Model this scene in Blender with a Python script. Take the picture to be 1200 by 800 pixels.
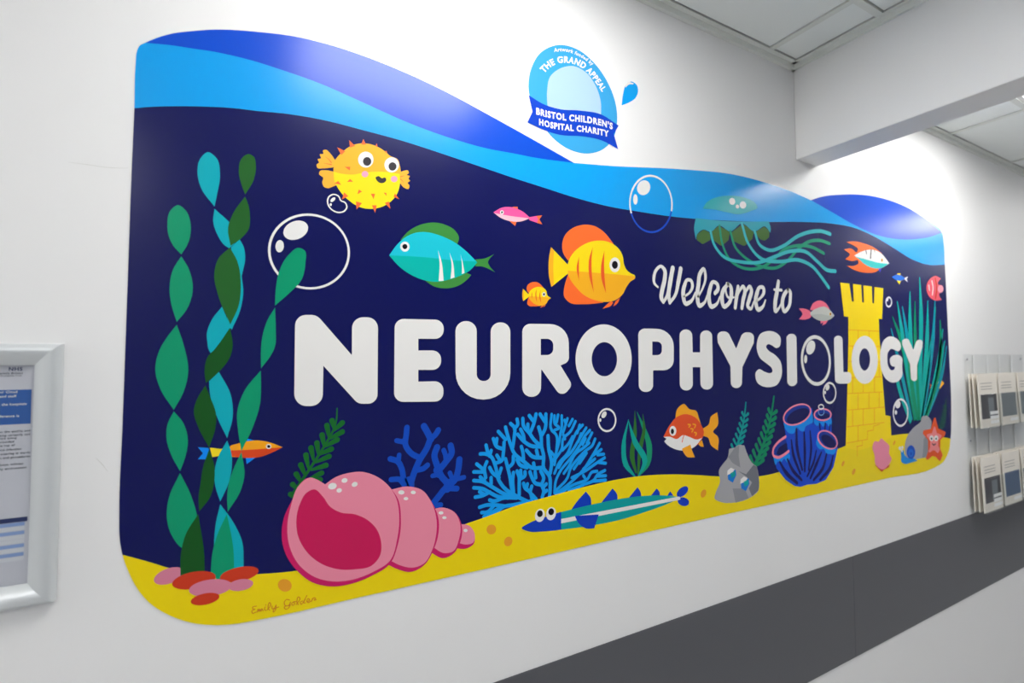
import bpy, bmesh, math, random
from mathutils import Vector, Matrix
from mathutils.geometry import tessellate_polygon

for o in list(bpy.data.objects):
    bpy.data.objects.remove(o, do_unlink=True)
C = bpy.context.scene.collection
SC = bpy.context.scene

# ------------------------------------------------------------------ camera
# the mural wall is the plane y = 0, the corridor lies at y < 0, x runs along the wall
D = 0.87            # distance of the lens from the wall
EYE = 1.52          # height of the lens
F, YAW, PITCH, ROLL = 579.67, 0.49984, 0.03984, -0.00508

def cam_ray(px, py):
    x = (px - 600) / F; y = (400 - py) / F
    c, s = math.cos(ROLL), math.sin(ROLL)
    x, y = c * x - s * y, s * x + c * y
    cp, sp = math.cos(PITCH), math.sin(PITCH)
    fw = cp - y * sp; up = sp + y * cp
    cy, sy = math.cos(YAW), math.sin(YAW)
    return Vector((fw * sy + x * cy, fw * cy - x * sy, up))

def dirvec(x, y, z):       # camera space (x right, y up, z forward)
    c, s = math.cos(ROLL), math.sin(ROLL)
    x, y = c * x - s * y, s * x + c * y
    cp, sp = math.cos(PITCH), math.sin(PITCH)
    fw = z * cp - y * sp; up = z * sp + y * cp
    cy, sy = math.cos(YAW), math.sin(YAW)
    return Vector((fw * sy + x * cy, fw * cy - x * sy, up))

cd = bpy.data.cameras.new('camera'); cam = bpy.data.objects.new('camera', cd); C.objects.link(cam)
R_, U_, B_ = dirvec(1, 0, 0), dirvec(0, 1, 0), -dirvec(0, 0, 1)
M = Matrix(((R_.x, U_.x, B_.x, 0), (R_.y, U_.y, B_.y, -D), (R_.z, U_.z, B_.z, EYE), (0, 0, 0, 1)))
cam.matrix_world = M
cd.sensor_width = 36; cd.lens = F / 1200 * 36
cd.clip_start = 0.02
cd.dof.use_dof = True; cd.dof.focus_distance = 0.98; cd.dof.aperture_fstop = 3.2
SC.camera = cam

# ------------------------------------------------------------------ world, exposure
w = bpy.data.worlds.new('world'); SC.world = w; w.use_nodes = True
w.node_tree.nodes['Background'].inputs[0].default_value = (0.8, 0.86, 1, 1)
w.node_tree.nodes['Background'].inputs[1].default_value = 0.15
SC.view_settings.view_transform = 'Standard'; SC.view_settings.look = 'None'
SC.view_settings.exposure = 0.1; SC.view_settings.gamma = 1.0
SC.view_settings.use_curve_mapping = False
SC.cycles.transparent_max_bounces = 32
PANEL = 20.5        # emission of the ceiling light panels
# (x start of the 0.6 m panel, row distance from the wall, strength factor)
LIGHTS = [(0.11, 0.24, 0.63), (1.835, 0.24, 0.7), (3.635, 0.24, 0.42), (-1.09, 1.44, 0.56), (5.43, 0.24, 1.1), (-2.29, 0.24, 0.8)]  # last three panels are unseen, added only to lift the ambient light

# ------------------------------------------------------------------ helpers
def wall_at(px, py):
    r = cam_ray(px, py); t = D / r.y
    return (r.x * t, EYE + r.z * t)

def lin(c):
    c = c / 255
    return c / 12.92 if c <= 0.04045 else ((c + 0.055) / 1.055) ** 2.4

MATS = {}
def mat(name, rgb, rough=0.5, spec=0.5, emit=None, metal=0.0, noise=0.0, nscale=40, bump=0.0):
    if name in MATS: return MATS[name]
    m = bpy.data.materials.new(name); m.use_nodes = True
    nt = m.node_tree; b = nt.nodes['Principled BSDF']
    col = (lin(rgb[0]), lin(rgb[1]), lin(rgb[2]), 1)
    b.inputs['Base Color'].default_value = col
    b.inputs['Roughness'].default_value = rough
    b.inputs['Specular IOR Level'].default_value = spec
    b.inputs['Metallic'].default_value = metal
    if noise or bump:
        tc = nt.nodes.new('ShaderNodeTexCoord'); n = nt.nodes.new('ShaderNodeTexNoise')
        n.inputs['Scale'].default_value = nscale; n.inputs['Detail'].default_value = 4
        nt.links.new(tc.outputs['Object'], n.inputs['Vector'])
        if noise:
            mx = nt.nodes.new('ShaderNodeMixRGB'); mx.blend_type = 'MULTIPLY'; mx.inputs[0].default_value = noise
            mx.inputs[1].default_value = col
            nt.links.new(n.outputs['Fac'], mx.inputs[2]); nt.links.new(mx.outputs[0], b.inputs['Base Color'])
        if bump:
            bp = nt.nodes.new('ShaderNodeBump'); bp.inputs['Strength'].default_value = bump
            bp.inputs['Distance'].default_value = 0.001
            nt.links.new(n.outputs['Fac'], bp.inputs['Height']); nt.links.new(bp.outputs[0], b.inputs['Normal'])
    if emit:
        b.inputs['Emission Color'].default_value = (emit[0], emit[1], emit[2], 1)
        b.inputs['Emission Strength'].default_value = emit[3]
    MATS[name] = m
    return m

VR = 0.23    # roughness of the vinyl film
def vinyl(name, rgb): return mat('vinyl_' + name, [c * 0.98 for c in rgb], VR, 0.38, bump=0.04, nscale=180)

def tag(o, label=None, cat=None, group=None, kind=None):
    if label: o['label'] = label
    if cat: o['category'] = cat
    if group: o['group'] = group
    if kind: o['kind'] = kind
    return o

def empty(name, loc, label, cat, group=None):
    o = bpy.data.objects.new(name, None); o.empty_display_size = 0.05
    C.objects.link(o); o.location = loc
    return tag(o, label, cat, group)

def abs_loc(o):
    v = Vector(o.location)
    while o.parent: o = o.parent; v += Vector(o.location)
    return v

def from_bm(name, bm, mats, parent=None, loc=(0, 0, 0)):
    """bm is in world coordinates; the object gets its origin at loc (world)."""
    loc = Vector(loc)
    if parent: base = abs_loc(parent)
    else: base = Vector((0, 0, 0))
    bmesh.ops.translate(bm, verts=bm.verts, vec=-loc)
    me = bpy.data.meshes.new(name); bm.to_mesh(me); bm.free()
    for m in (mats if isinstance(mats, (list, tuple)) else [mats]): me.materials.append(m)
    o = bpy.data.objects.new(name, me); C.objects.link(o)
    if parent: o.parent = parent
    o.location = loc - base
    return o

def box(bm, a, b, mi=0):
    x0, y0, z0 = [min(p, q) for p, q in zip(a, b)]; x1, y1, z1 = [max(p, q) for p, q in zip(a, b)]
    v = [bm.verts.new(p) for p in ((x0,y0,z0),(x1,y0,z0),(x1,y1,z0),(x0,y1,z0),(x0,y0,z1),(x1,y0,z1),(x1,y1,z1),(x0,y1,z1))]
    for f in ((0,3,2,1),(4,5,6,7),(0,1,5,4),(1,2,6,5),(2,3,7,6),(3,0,4,7)):
        bm.faces.new([v[i] for i in f]).material_index = mi

def bev(bm, w=0.002, seg=2):
    bmesh.ops.bevel(bm, geom=list(bm.edges), offset=w, segments=seg, affect='EDGES', profile=0.5)

def struct(name, bm, m, **k):
    o = from_bm(name, bm, m, **k); o['kind'] = 'structure'; return o

# ------------------------------------------------------------------ the room shell
ZC = EYE + 1.01341 * D            # ceiling
ZB = EYE + 0.68527 * D            # underside of the downstand beam
XB0, XB1 = 1.66042 * D, 1.78412 * D
X0, X1 = -2.6, 7.2                # ends of the corridor
YO = -2.05                        # opposite wall
G1, G2 = 1.5051 * D, 2.7968 * D   # ceiling grid lines across, each side of the beam
ROW = 0.24

wallm = mat('white_wall_paint', (234, 234, 234), 0.55, 0.4, bump=0.06, nscale=260)
ceilm = mat('ceiling_tile_board', (240, 244, 242), 0.9, 0.2, noise=0.06, nscale=500, bump=0.15)
gridm = mat('ceiling_grid_metal', (222, 225, 220), 0.5, 0.3)
floorm = mat('pale_vinyl_floor', (222, 222, 222), 0.4, 0.4, noise=0.1, nscale=300)
greyband = mat('grey_wall_protection', (84, 85, 90), 0.5, 0.4, bump=0.08, nscale=400)

bm = bmesh.new(); box(bm, (X0, 0, 0), (X1, 0.12, ZC + 0.2)); struct('wall_front', bm, wallm)
bm = bmesh.new(); box(bm, (X0, YO, 0), (X1, YO - 0.12, ZC + 0.2)); struct('wall_back', bm, mat('grey_wall_paint', (152, 155, 162), 0.6, 0.3))
bm = bmesh.new(); box(bm, (X0 - 0.12, YO - 0.12, 0), (X0, 0.12, ZC + 0.2)); struct('wall_left', bm, wallm)
bm = bmesh.new(); box(bm, (X1, YO - 0.12, 0), (X1 + 0.12, 0.12, ZC + 0.2)); struct('wall_right', bm, mat('blue_grey_wall_paint', (120, 128, 140), 0.6, 0.3))
bm = bmesh.new(); box(bm, (X0 - 0.12, YO - 0.12, -0.1), (X1 + 0.12, 0.12, 0)); struct('floor', bm, floorm)
bm = bmesh.new(); box(bm, (X0, -0.012, 0), (X1, 0, 0.1)); struct('baseboard_front', bm, greyband)
bm = bmesh.new(); box(bm, (X0, YO, 0), (X1, YO + 0.012, 0.1)); struct('baseboard_back', bm, greyband)

# suspended ceiling: tiles a little above the tee grid, cut rows at the walls
xs_a = [G1 - 0.6 * k for k in range(7)][::-1]
xs_a = [X0] + [x for x in xs_a if x > X0 + 0.02] + [XB0]
xs_b = [XB1] + [G2 - 0.6] + [G2 + 0.6 * k for k in range(8)]
xs_b = [x for x in xs_b if x < X1 - 0.02] + [X1]
ys = [0, -ROW, -ROW - 0.6, -ROW - 1.2, YO + 0.0]
ys = [y for y in ys]
def panel_here(x0, x1, y0):
    return any(abs(x0 - lx) < 0.05 and abs(x1 - lx - 0.6) < 0.06 and abs(-y0 - ly) < 0.02 for lx, ly, s in LIGHTS)
LIGHTS = [(min(xs_a + xs_b, key=lambda q: abs(q - lx)), ly, s) for lx, ly, s in LIGHTS]
bm = bmesh.new()
for xs in (xs_a, xs_b):
    for i in range(len(xs) - 1):
        for j in range(len(ys) - 1):
            if panel_here(xs[i], xs[i + 1], ys[j]): continue
            ga = 0.024 if i == 0 else 0.0115; gb = 0.024 if i == len(xs) - 2 else 0.0115; gc = 0.024 if j == 0 else 0.0115; gd_ = 0.024 if j == len(ys) - 2 else 0.0115
            box(bm, (xs[i] + ga, ys[j] - gc, ZC + 0.004), (xs[i + 1] - gb, ys[j + 1] + gd_, ZC + 0.02))
struct('ceiling', bm, ceilm)
bm = bmesh.new(); box(bm, (X0, YO, ZC + 0.1), (X1, 0, ZC + 0.16)); o_ = struct('ceiling', bm, mat('soffit_slab', (60, 60, 60), 0.9, 0.1))
bm = bmesh.new()
for xs in (xs_a, xs_b):
    for x in xs[1:-1]: box(bm, (x - 0.0085, YO, ZC + 0.0), (x + 0.0085, 0, ZC + 0.03))
    for y in ys[1:-1]: box(bm, (xs[0], y - 0.0085, ZC - 0.0005), (xs[-1], y + 0.0085, ZC + 0.03))
struct('trim_1', bm, gridm)
# shadow-gap wall angle round each bay
bm = bmesh.new()
for xs in (xs_a, xs_b):
    a, b = xs[0], xs[-1]
    for d0, d1, z in ((0, 0.022, ZC - 0.001), (0.0, 0.010, ZC - 0.016)):
        box(bm, (a, -d0, z), (b, -d1, z + (0.004 if d1 > 0.015 else 0.015)))
        box(bm, (a, YO, z), (b, YO + d1, z + (0.004 if d1 > 0.015 else 0.015)))
        box(bm, (a, YO, z), (a + d1, 0, z + (0.004 if d1 > 0.015 else 0.015)))
        box(bm, (b - d1, YO, z), (b, 0, z + (0.004 if d1 > 0.015 else 0.015)))
struct('trim_2', bm, gridm)
# downstand beam
bm = bmesh.new(); box(bm, (XB0, YO, ZB), (XB1, 0, ZC + 0.1)); bev(bm, 0.003, 2)
struct('trim_3', bm, wallm)
# grey wall protection band in two lengths with a butt joint
zt = EYE - 0.7050 * D; zb = EYE - 1.055 * D
zt = sum(wall_at(*p)[1] for p in ((600, 791.7), (750, 741), (900, 687), (1132, 602.5))) / 4
zb = sum(wall_at(*p)[1] for p in ((945, 800), (985, 777.5), (1200, 664.5))) / 3
xj = wall_at(1000, 700)[0]
for k, (a, b) in enumerate(((X0, xj - 0.0004), (xj + 0.0004, X1))):
    bm = bmesh.new(); box(bm, (a, -0.0022, zb), (b, 0, zt)); bev(bm, 0.0006, 1)
    struct('trim_%d' % (4 + k), bm, greyband)

# ------------------------------------------------------------------ ceiling lights, the later ones added as unseen fill
LL = ['square recessed ceiling light panel above the left half of the mural, out of the frame',
      'square recessed ceiling light panel just beyond the downstand beam, nearest to it',
      'square recessed ceiling light panel above the leaflet rack beyond the beam',
      'square recessed fill light panel added out of view, beside the opposite wall of the corridor',
      'square recessed fill light panel added out of view, farthest along the corridor',
      'square recessed fill light panel added out of view, at the near left end of the corridor']
for k, (lx, ly, st) in enumerate(LIGHTS):
    r = empty('ceiling_light', (lx + 0.3, -ly - 0.3, ZC + 0.004), LL[k], 'ceiling light')
    x0, x1, y0, y1 = lx + 0.004, lx + 0.596, -ly - 0.004, -ly - 0.596
    bm = bmesh.new()
    for a, b in (((x0, y0), (x1, y0 - 0.018)), ((x0, y1), (x1, y1 + 0.018)), ((x0, y0 - 0.018), (x0 + 0.018, y1 + 0.018)), ((x1 - 0.018, y0 - 0.018), (x1, y1 + 0.018))):
        box(bm, (a[0], a[1], ZC + 0.003), (b[0], b[1], ZC + 0.05))
    box(bm, (x0, y0, ZC + 0.05), (x1, y1, ZC + 0.055))
    from_bm('light_frame', bm, mat('light_frame_enamel', (235, 235, 232), 0.4), r, (lx + 0.3, -ly - 0.3, ZC + 0.004))
    bm = bmesh.new(); box(bm, (x0 + 0.018, y0 - 0.018, ZC + 0.012), (x1 - 0.018, y1 + 0.018, ZC + 0.016))
    from_bm('light_diffuser', bm, mat('light_diffuser_%d' % k, (240, 240, 240), 0.5, emit=(1, 0.985, 0.96, PANEL * st)), r, (lx + 0.3, -ly - 0.3, ZC + 0.004))

# ------------------------------------------------------------------ flat artwork tools
STEP = 0.00002
def T(x0, y0, s):
    def f(p):
        return (x0 + p[0] / s, y0 + p[1] / s) + tuple(p[2:])
    return f

def mapz(t, pts): return [t(p) for p in pts]

def smooth(pts, closed=True, n=6):
    """Catmull-Rom through px points; a third entry truthy marks a sharp corner."""
    N = len(pts); out = []
    P = [Vector((p[0], p[1])) for p in pts]; K = [len(p) > 2 and bool(p[2]) for p in pts]
    rng = range(N) if closed else range(N - 1)
    for i in rng:
        p1, p2 = P[i], P[(i + 1) % N]
        p0 = P[i - 1] if (closed or i > 0) else p1
        p3 = P[(i + 2) % N] if (closed or i + 2 < N) else p2
        if K[i]: p0 = p1
        if K[(i + 1) % N]: p3 = p2
        d1 = (p2 - p1).length
        def tang(a, b, c):
            la, lb = (b - a).length, (c - b).length
            if la < 1e-6: return c - b
            if lb < 1e-6: return b - a
            return ((b - a) / la * lb + (c - b) / lb * la) / (la + lb) * d1
        m1 = tang(p0, p1, p2); m2 = tang(p1, p2, p3)
        for k in range(n):
            t = k / n; t2, t3 = t * t, t * t * t
            out.append(p1 * (2*t3 - 3*t2 + 1) + m1 * (t3 - 2*t2 + t) + p2 * (-2*t3 + 3*t2) + m2 * (t3 - t2))
    if not closed: out.append(P[-1])
    return [(v.x, v.y) for v in out]

def rounded(pts, n=7):
    """polygon with a corner radius as third entry."""
    out = []; N = len(pts)
    for i in range(N):
        a, b, c = Vector(pts[i - 1][:2]), Vector(pts[i][:2]), Vector(pts[(i + 1) % N][:2])
        r = pts[i][2] if len(pts[i]) > 2 else 0
        u, v = (a - b), (c - b); lu, lv = u.length, v.length; u /= lu; v /= lv
        ang = u.angle(v)
        if r < 1e-3 or abs(ang - math.pi) < 0.02: out.append((b.x, b.y)); continue
        d = min(r / math.tan(ang / 2), lu * 0.495, lv * 0.495); rr = d * math.tan(ang / 2)
        ctr = b + (u + v).normalized() * (rr / math.sin(ang / 2))
        p, q = b + u * d, b + v * d
        a0 = math.atan2(p.y - ctr.y, p.x - ctr.x); a1 = math.atan2(q.y - ctr.y, q.x - ctr.x)
        da = (a1 - a0 + math.pi) % (2 * math.pi) - math.pi
        for k in range(n + 1):
            t = a0 + da * k / n; out.append((ctr.x + rr * math.cos(t), ctr.y + rr * math.sin(t)))
    return out

def ell(cx, cy, rx, ry, rot=0, n=40, a0=0, a1=360):
    c, s = math.cos(math.radians(rot)), math.sin(math.radians(rot)); out = []
    full = (a1 - a0) >= 360
    for k in range(n if full else n + 1):
        t = math.radians(a0 + (a1 - a0) * k / n)
        x, y = rx * math.cos(t), ry * math.sin(t)
        out.append((cx + c * x - s * y, cy + s * x + c * y))
    return out

class Art:
    """coplanar coloured film cut-outs, held as one mesh; px points are taken to the wall plane"""
    def __init__(s): s.bm = bmesh.new(); s.mats = []; s.micro = 0
    def mi(s, m):
        if m not in s.mats: s.mats.append(m)
        return s.mats.index(m)
    def _y(s, layer):
        s.micro = (s.micro + 1) % 12
        return -(0.0006 + layer * STEP + s.micro * 0.0000012)
    def tris(s, loops, m, layer, wallspace=False):
        y = s._y(layer); mi = s.mi(m)
        L = []
        for lp in loops:
            if not wallspace: lp = [wall_at(*p[:2]) for p in lp]
            L.append([Vector((p[0], p[1], 0)) for p in lp])
        flat = [v for lp in L for v in lp]
        vs = [s.bm.verts.new((v.x, y, v.y)) for v in flat]
        for t in tessellate_polygon(L):
            if len(set(t)) < 3: continue
            a, b, c = (flat[i] for i in t)
            if abs((b - a).cross(c - a).z) < 1e-13: continue
            # faces look towards -y
            if (b - a).cross(c - a).z < 0: t = (t[0], t[2], t[1])
            try: s.bm.faces.new([vs[i] for i in t]).material_index = mi
            except ValueError: pass
    def poly(s, pts, m, layer, holes=()): s.tris([pts] + list(holes), m, layer); return s
    def sm(s, pts, m, layer, t=None, n=6):
        if t: pts = mapz(t, pts)
        s.tris([smooth(pts, True, n)], m, layer); return s
    def rp(s, pts, m, layer, t=None, holes=(), hsm=False):
        k = 1
        if t:
            k = abs(t((1, 0))[0] - t((0, 0))[0]); q = lambda L: [(t(p)[0], t(p)[1], (p[2] if len(p) > 2 else 0) * k) for p in L]
            pts = q(pts); holes = [q(h) for h in holes]
        s.tris([rounded(pts)] + [rounded(h) for h in holes], m, layer); return s
    def el(s, cx, cy, rx, ry, m, layer, rot=0, t=None, n=36):
        e = ell(cx, cy, rx, ry, rot, n)
        if t: e = mapz(t, e)
        s.tris([e], m, layer); return s
    def ring(s, cx, cy, rx, ry, th, m, layer, rot=0, n=56):
        # th = ring width in horizontal px; the same width in metres all round
        o = [Vector(wall_at(*p)) for p in ell(cx, cy, rx, ry, rot, n)]
        a = Vector(wall_at(cx, cy)); b = Vector(wall_at(cx + 1, cy)); wm = (b - a).length * th
        ctr = sum(o, Vector((0, 0))) / len(o)
        inn = []
        for i, p in enumerate(o):
            tg = (o[(i + 1) % n] - o[i - 1]).normalized(); nr = Vector((-tg.y, tg.x))
            if nr.dot(ctr - p) < 0: nr = -nr
            inn.append(p + nr * wm)
        s.tris([o, inn], m, layer, True); return s
    def stroke(s, pts, w, m, layer, t=None, n=5, cap=True, sharp=False):
        """px polyline; w = width in horizontal px at each place, a number or a list (taper)"""
        if t:
            k = abs(t((1, 0))[0] - t((0, 0))[0]); pts = mapz(t, [p[:2] for p in pts])
            w = [x * k for x in w] if isinstance(w, (list, tuple)) else w * k
        N = len(pts)
        ws = list(w) if isinstance(w, (list, tuple)) else [w] * N
        if len(ws) != N:
            ws = [ws[0] + (ws[-1] - ws[0]) * i / (N - 1) for i in range(N)] if len(ws) == 2 else \
                 [ws[0] + (ws[1] - ws[0]) * i / (N - 1) * 2 if i < (N - 1) / 2 else ws[1] + (ws[2] - ws[1]) * (i / (N - 1) * 2 - 1) for i in range(N)]
        if sharp or N == 2: pp = [(p[0], p[1]) for p in pts]; ww = ws
        else:
            pp = smooth(pts, False, n); ww = []
            for i in range(N - 1):
                for k in range(n): ww.append(ws[i] + (ws[i + 1] - ws[i]) * k / n)
            ww.append(ws[-1])
        P = [Vector(wall_at(*p)) for p in pp]
        W = []
        for p, x in zip(pp, ww):
            W.append((Vector(wall_at(p[0] + 0.5, p[1])) - Vector(wall_at(p[0] - 0.5, p[1]))).length * x / 2)
        Lf, Rt = [], []
        for i in range(len(P)):
            tg = (P[min(i + 1, len(P) - 1)] - P[max(i - 1, 0)])
            if tg.length < 1e-9: tg = Vector((1, 0))
            tg.normalize(); nr = Vector((-tg.y, tg.x))
            Lf.append(P[i] + nr * W[i]); Rt.append(P[i] - nr * W[i])
        y = s._y(layer); mi = s.mi(m)
        A = [s.bm.verts.new((v.x, y, v.y)) for v in Lf]; B = [s.bm.verts.new((v.x, y, v.y)) for v in Rt]
        for i in range(len(P) - 1):
            s.bm.faces.new((A[i], B[i], B[i + 1], A[i + 1])).material_index = mi
        if cap:
            for idx, sg in ((0, -1), (len(P) - 1, 1)):
                if W[idx] < 1e-5: continue
                tg = (P[min(idx + 1, len(P) - 1)] - P[max(idx - 1, 0)]).normalized() * sg; nr = Vector((-tg.y, tg.x))
                arc = [P[idx] + (nr * math.cos(math.pi * k / 8) + tg * math.sin(math.pi * k / 8)) * W[idx] for k in range(9)]
                s.bm.faces.new([s.bm.verts.new((v.x, y, v.y)) for v in (arc if sg < 0 else arc)]).material_index = mi
        return s
    def build(s, name, parent, label=None):
        bm = s.bm
        for f in bm.faces: f.normal_update()
        fl = [f for f in bm.faces if f.normal.y > 0]
        if fl: bmesh.ops.reverse_faces(bm, faces=fl)
        xs = [v.co.x for v in bm.verts]; zs = [v.co.z for v in bm.verts]
        loc = ((min(xs) + max(xs)) / 2, 0, (min(zs) + max(zs)) / 2)
        o = from_bm(name, bm, s.mats, parent, loc)
        if label: o['label'] = label
        return o

def glyphs(text, bold=0.0):
    """outline of built-in lettering as (verts2d, faces, width, cap height)"""
    cu = bpy.data.curves.new('lettering', 'FONT'); cu.body = text; cu.size = 1; cu.offset = bold; cu.resolution_u = 3
    cu.space_character = 1.0 + bold * 4
    ob = bpy.data.objects.new('lettering', cu); C.objects.link(ob)
    bpy.context.view_layer.update()
    me = bpy.data.meshes.new_from_object(ob.evaluated_get(bpy.context.evaluated_depsgraph_get()))
    vs = [(v.co.x, v.co.y) for v in me.vertices]; fs = [tuple(p.vertices) for p in me.polygons]
    bpy.data.objects.remove(ob); bpy.data.curves.remove(cu); bpy.data.meshes.remove(me)
    return vs, fs

def text_on_path(art, text, base, h, m, layer, bold=0.02, normal=False, t=None):
    """base: px points of the baseline, h: px cap height (number or start,end)"""
    if t:
        k = abs(t((1, 0))[0] - t((0, 0))[0]); base = mapz(t, base); h = [x * k for x in h] if isinstance(h, (list, tuple)) else h * k
    hh = h if isinstance(h, (list, tuple)) else (h, h)
    pp = [Vector(p) for p in (smooth(base, False, 10) if len(base) > 2 else base)]
    L = [0]
    for a, b in zip(pp, pp[1:]): L.append(L[-1] + (b - a).length)
    vs, fs = glyphs(text, bold)
    x0 = min(v[0] for v in vs); x1 = max(v[0] for v in vs)
    y = art._y(layer); mi = art.mi(m); out = []
    for v in vs:
        u = (v[0] - x0) / (x1 - x0); l = u * L[-1]; i = 0
        while i < len(L) - 2 and L[i + 1] < l: i += 1
        f = (l - L[i]) / max(L[i + 1] - L[i], 1e-6); p = pp[i].lerp(pp[i + 1], f)
        H = hh[0] + (hh[1] - hh[0]) * u; q = v[1] / 0.73 * H
        if normal:
            j0, j1 = max(i - 3, 0), min(i + 4, len(pp) - 1)
            tg = (pp[j1] - pp[j0]).normalized(); p = p + Vector((tg.y, -tg.x)) * q
        else: p = p + Vector((0, -q))
        s_, z_ = wall_at(p.x, p.y); out.append(art.bm.verts.new((s_, y, z_)))
    for f in fs:
        try: art.bm.faces.new([out[i] for i in f]).material_index = mi
        except ValueError: pass

# film colours
navy = vinyl('navy', (6, 13, 84)); cyan = vinyl('sea_blue', (0, 160, 238)); cobalt = vinyl('cobalt', (0, 76, 208))
yellow = vinyl('sand_yellow', (246, 220, 0)); white = vinyl('white', (236, 235, 233)); black = vinyl('black', (14, 14, 22))
green = vinyl('leaf_green', (0, 152, 108)); dgreen = vinyl('moss_green', (34, 98, 38)); teal = vinyl('teal', (0, 172, 188))
g_dark = vinyl('deep_green', (16, 84, 26)); orange = vinyl('orange', (250, 112, 48)); amber = vinyl('amber', (252, 182, 40))
lemon = vinyl('lemon', (252, 226, 30)); red = vinyl('brick_red', (208, 58, 28)); pink = vinyl('shell_pink', (238, 140, 164))
magenta = vinyl('magenta', (206, 26, 100)); rose = vinyl('stone_pink', (218, 130, 156)); ink = vinyl('charcoal', (58, 54, 60))

# ------------------------------------------------------------------ the mural
TL = lambda c, r: T(300 * c, 200 * r, 4)
outer = [(163.75,53.75,0),(170,50.5),(200,40),(225,36.75),(250,35),(275,35.5),(300,37.5),(345,43),(387.5,53.2),(425,65.5),(475,85.5),(525,109.2),(575,136.2),(600,150),(640,172.5),(672.5,191,1),
 (725,195),(780,197.3),(820,200),(850,203),(875,208),(900,215),(925,223.7),(950,234.5,1),(962.5,230.7),(987.5,228),(1012.5,228.5),(1037.5,233.3),(1062.5,243),(1085,257),(1103.7,272.5),
 (1105.5,283),(1107,310),(1111.2,400),(1114.5,487.5),(1113.7,512.5),(1111,530),(1105,541),(1095,547.5),(1040,560),(900,591.3),(860,600),(600,659),(430,697.3),(300,726.2),(275,730.5),(250,731.8),(225,729.2),(200,721),(175,705.5),(160,687.5),(150,667.5),(143.7,650),(140.5,632.5),
 (139.8,600),(143.5,500),(147.2,400),(149.7,330),(154.3,200),(157.5,127),(159,75),(160.7,60)]
osm = smooth(outer, True, 5)
mx, mz = wall_at(620, 560)
mural = empty('wall_mural', (mx, 0, mz), 'long printed underwater mural with navy sea, yellow sand and big white lettering on the wall', 'mural')

def outset(pts, d):
    P = [Vector(wall_at(*p)) for p in pts]; out = []; n = len(P)
    area = sum(P[i - 1].x * P[i].y - P[i].x * P[i - 1].y for i in range(n))
    for i in range(n):
        tg = (P[(i + 1) % n] - P[i - 1]).normalized(); nr = Vector((tg.y, -tg.x)) * (1 if area > 0 else -1)
        out.append(P[i] + nr * d)
    return out
def film_slab(name, pts2d, m, parent, t0, label=None):
    """thin solid sheet (front face and rim)"""
    bm = bmesh.new(); n = len(pts2d)
    f_ = [bm.verts.new((p.x, -t0, p.y)) for p in pts2d]; b_ = [bm.verts.new((p.x, -0.00002, p.y)) for p in pts2d]
    for t in tessellate_polygon([[Vector((p.x, p.y, 0)) for p in pts2d]]):
        if len(set(t)) == 3:
            try: bm.faces.new([f_[i] for i in t])
            except ValueError: pass
    for i in range(n): bm.faces.new((f_[i], f_[(i + 1) % n], b_[(i + 1) % n], b_[i]))
    bmesh.ops.recalc_face_normals(bm, faces=bm.faces)
    for f in bm.faces:
        if abs(f.normal.y) > 0.9 and f.normal.y > 0: f.normal_flip()
    xs = [p.x for p in pts2d]; zs = [p.y for p in pts2d]
    o = from_bm(name, bm, m, parent, ((min(xs) + max(xs)) / 2, 0, (min(zs) + max(zs)) / 2))
    if label: o['label'] = label
    return o
film_slab('backing_film', outset(osm, 0.0016), white, mural, 0.0005, 'thin white border of the mural film')

navytop = [(157.5,127,1),(175,125.5),(200,124.7),(237.5,125),(275,127),(300,130),(337.5,133.7),(375,140),(425,152.5),(475,166.2),(525,182.5),(575,199.5),(600,208),(637.5,220),(675,232),(712.5,241.7),(750,248.2),(787.5,253.7),(815,256.4),(855,258.7),(900.5,260),(937.5,260),(975,262),(1000,266.7),(1025,277.5),(1050,292.5),(1070,304.5),(1090,310.5),(1107,310,1)]
i0 = min(range(len(osm)), key=lambda i: (osm[i][0] - 157.5) ** 2 + (osm[i][1] - 127) ** 2)
i1 = min(range(len(osm)), key=lambda i: (osm[i][0] - 1107) ** 2 + (osm[i][1] - 310) ** 2)
nt_ = smooth(navytop, False, 6)
Art().poly(osm, cyan, 1).build('light_wave', mural, 'sky blue wave band')
Art().poly(nt_ + osm[i1 + 1:i0], navy, 4).build('deep_water', mural, 'dark navy water')
c1b = [(170,50.5,1),(200,53.2),(225,57),(250,60.7),(275,66),(300,72.5),(325,80.5),(375,98),(425,120),(475,142.5),(525,161),(575,175),(600,179.5),(625,184.5),(672.5,191,1)]
c1t = outer[1:16]
Art().poly(smooth(c1b, False, 6) + smooth(c1t, False, 6)[::-1][1:-1], cobalt, 4).build('dark_wave', mural, 'long royal blue wave at the top left')
c2b = [(950,234.5,1),(975,248.7),(1000,263),(1025,274.5),(1050,280),(1075,280),(1090,277.5),(1103.7,272.5,1)]
c2t = [(950,234.5)] + outer[24:31]
Art().poly(smooth(c2b, False, 6) + smooth(c2t, False, 6)[::-1][1:-1], cobalt, 4).build('dark_wave', mural, 'short royal blue wave at the top right')
sandtop = [(143.7,649.5,1),(175,658),(200,665.5),(250,672),(301,672.2),(323,670.8),(350,668),(430,651),(500,629),(542.5,614.5),(570,605),(600,593.7),(650,579.5),(687.5,569.5),(725,561.2),(750,557.5),(787.5,555.5),(812.5,556.2),(842.5,558),(870,558.6),(888,558),(910,553.6),(950,539),(977.5,527.5),(1010,515),(1043.7,510),(1062.5,508),(1085,509),(1100,511),(1113.7,513.7,1)]
j0 = min(range(len(osm)), key=lambda i: (osm[i][0] - 143.7) ** 2 + (osm[i][1] - 649.5) ** 2)
j1 = min(range(len(osm)), key=lambda i: (osm[i][0] - 1113.7) ** 2 + (osm[i][1] - 513.7) ** 2)
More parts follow.
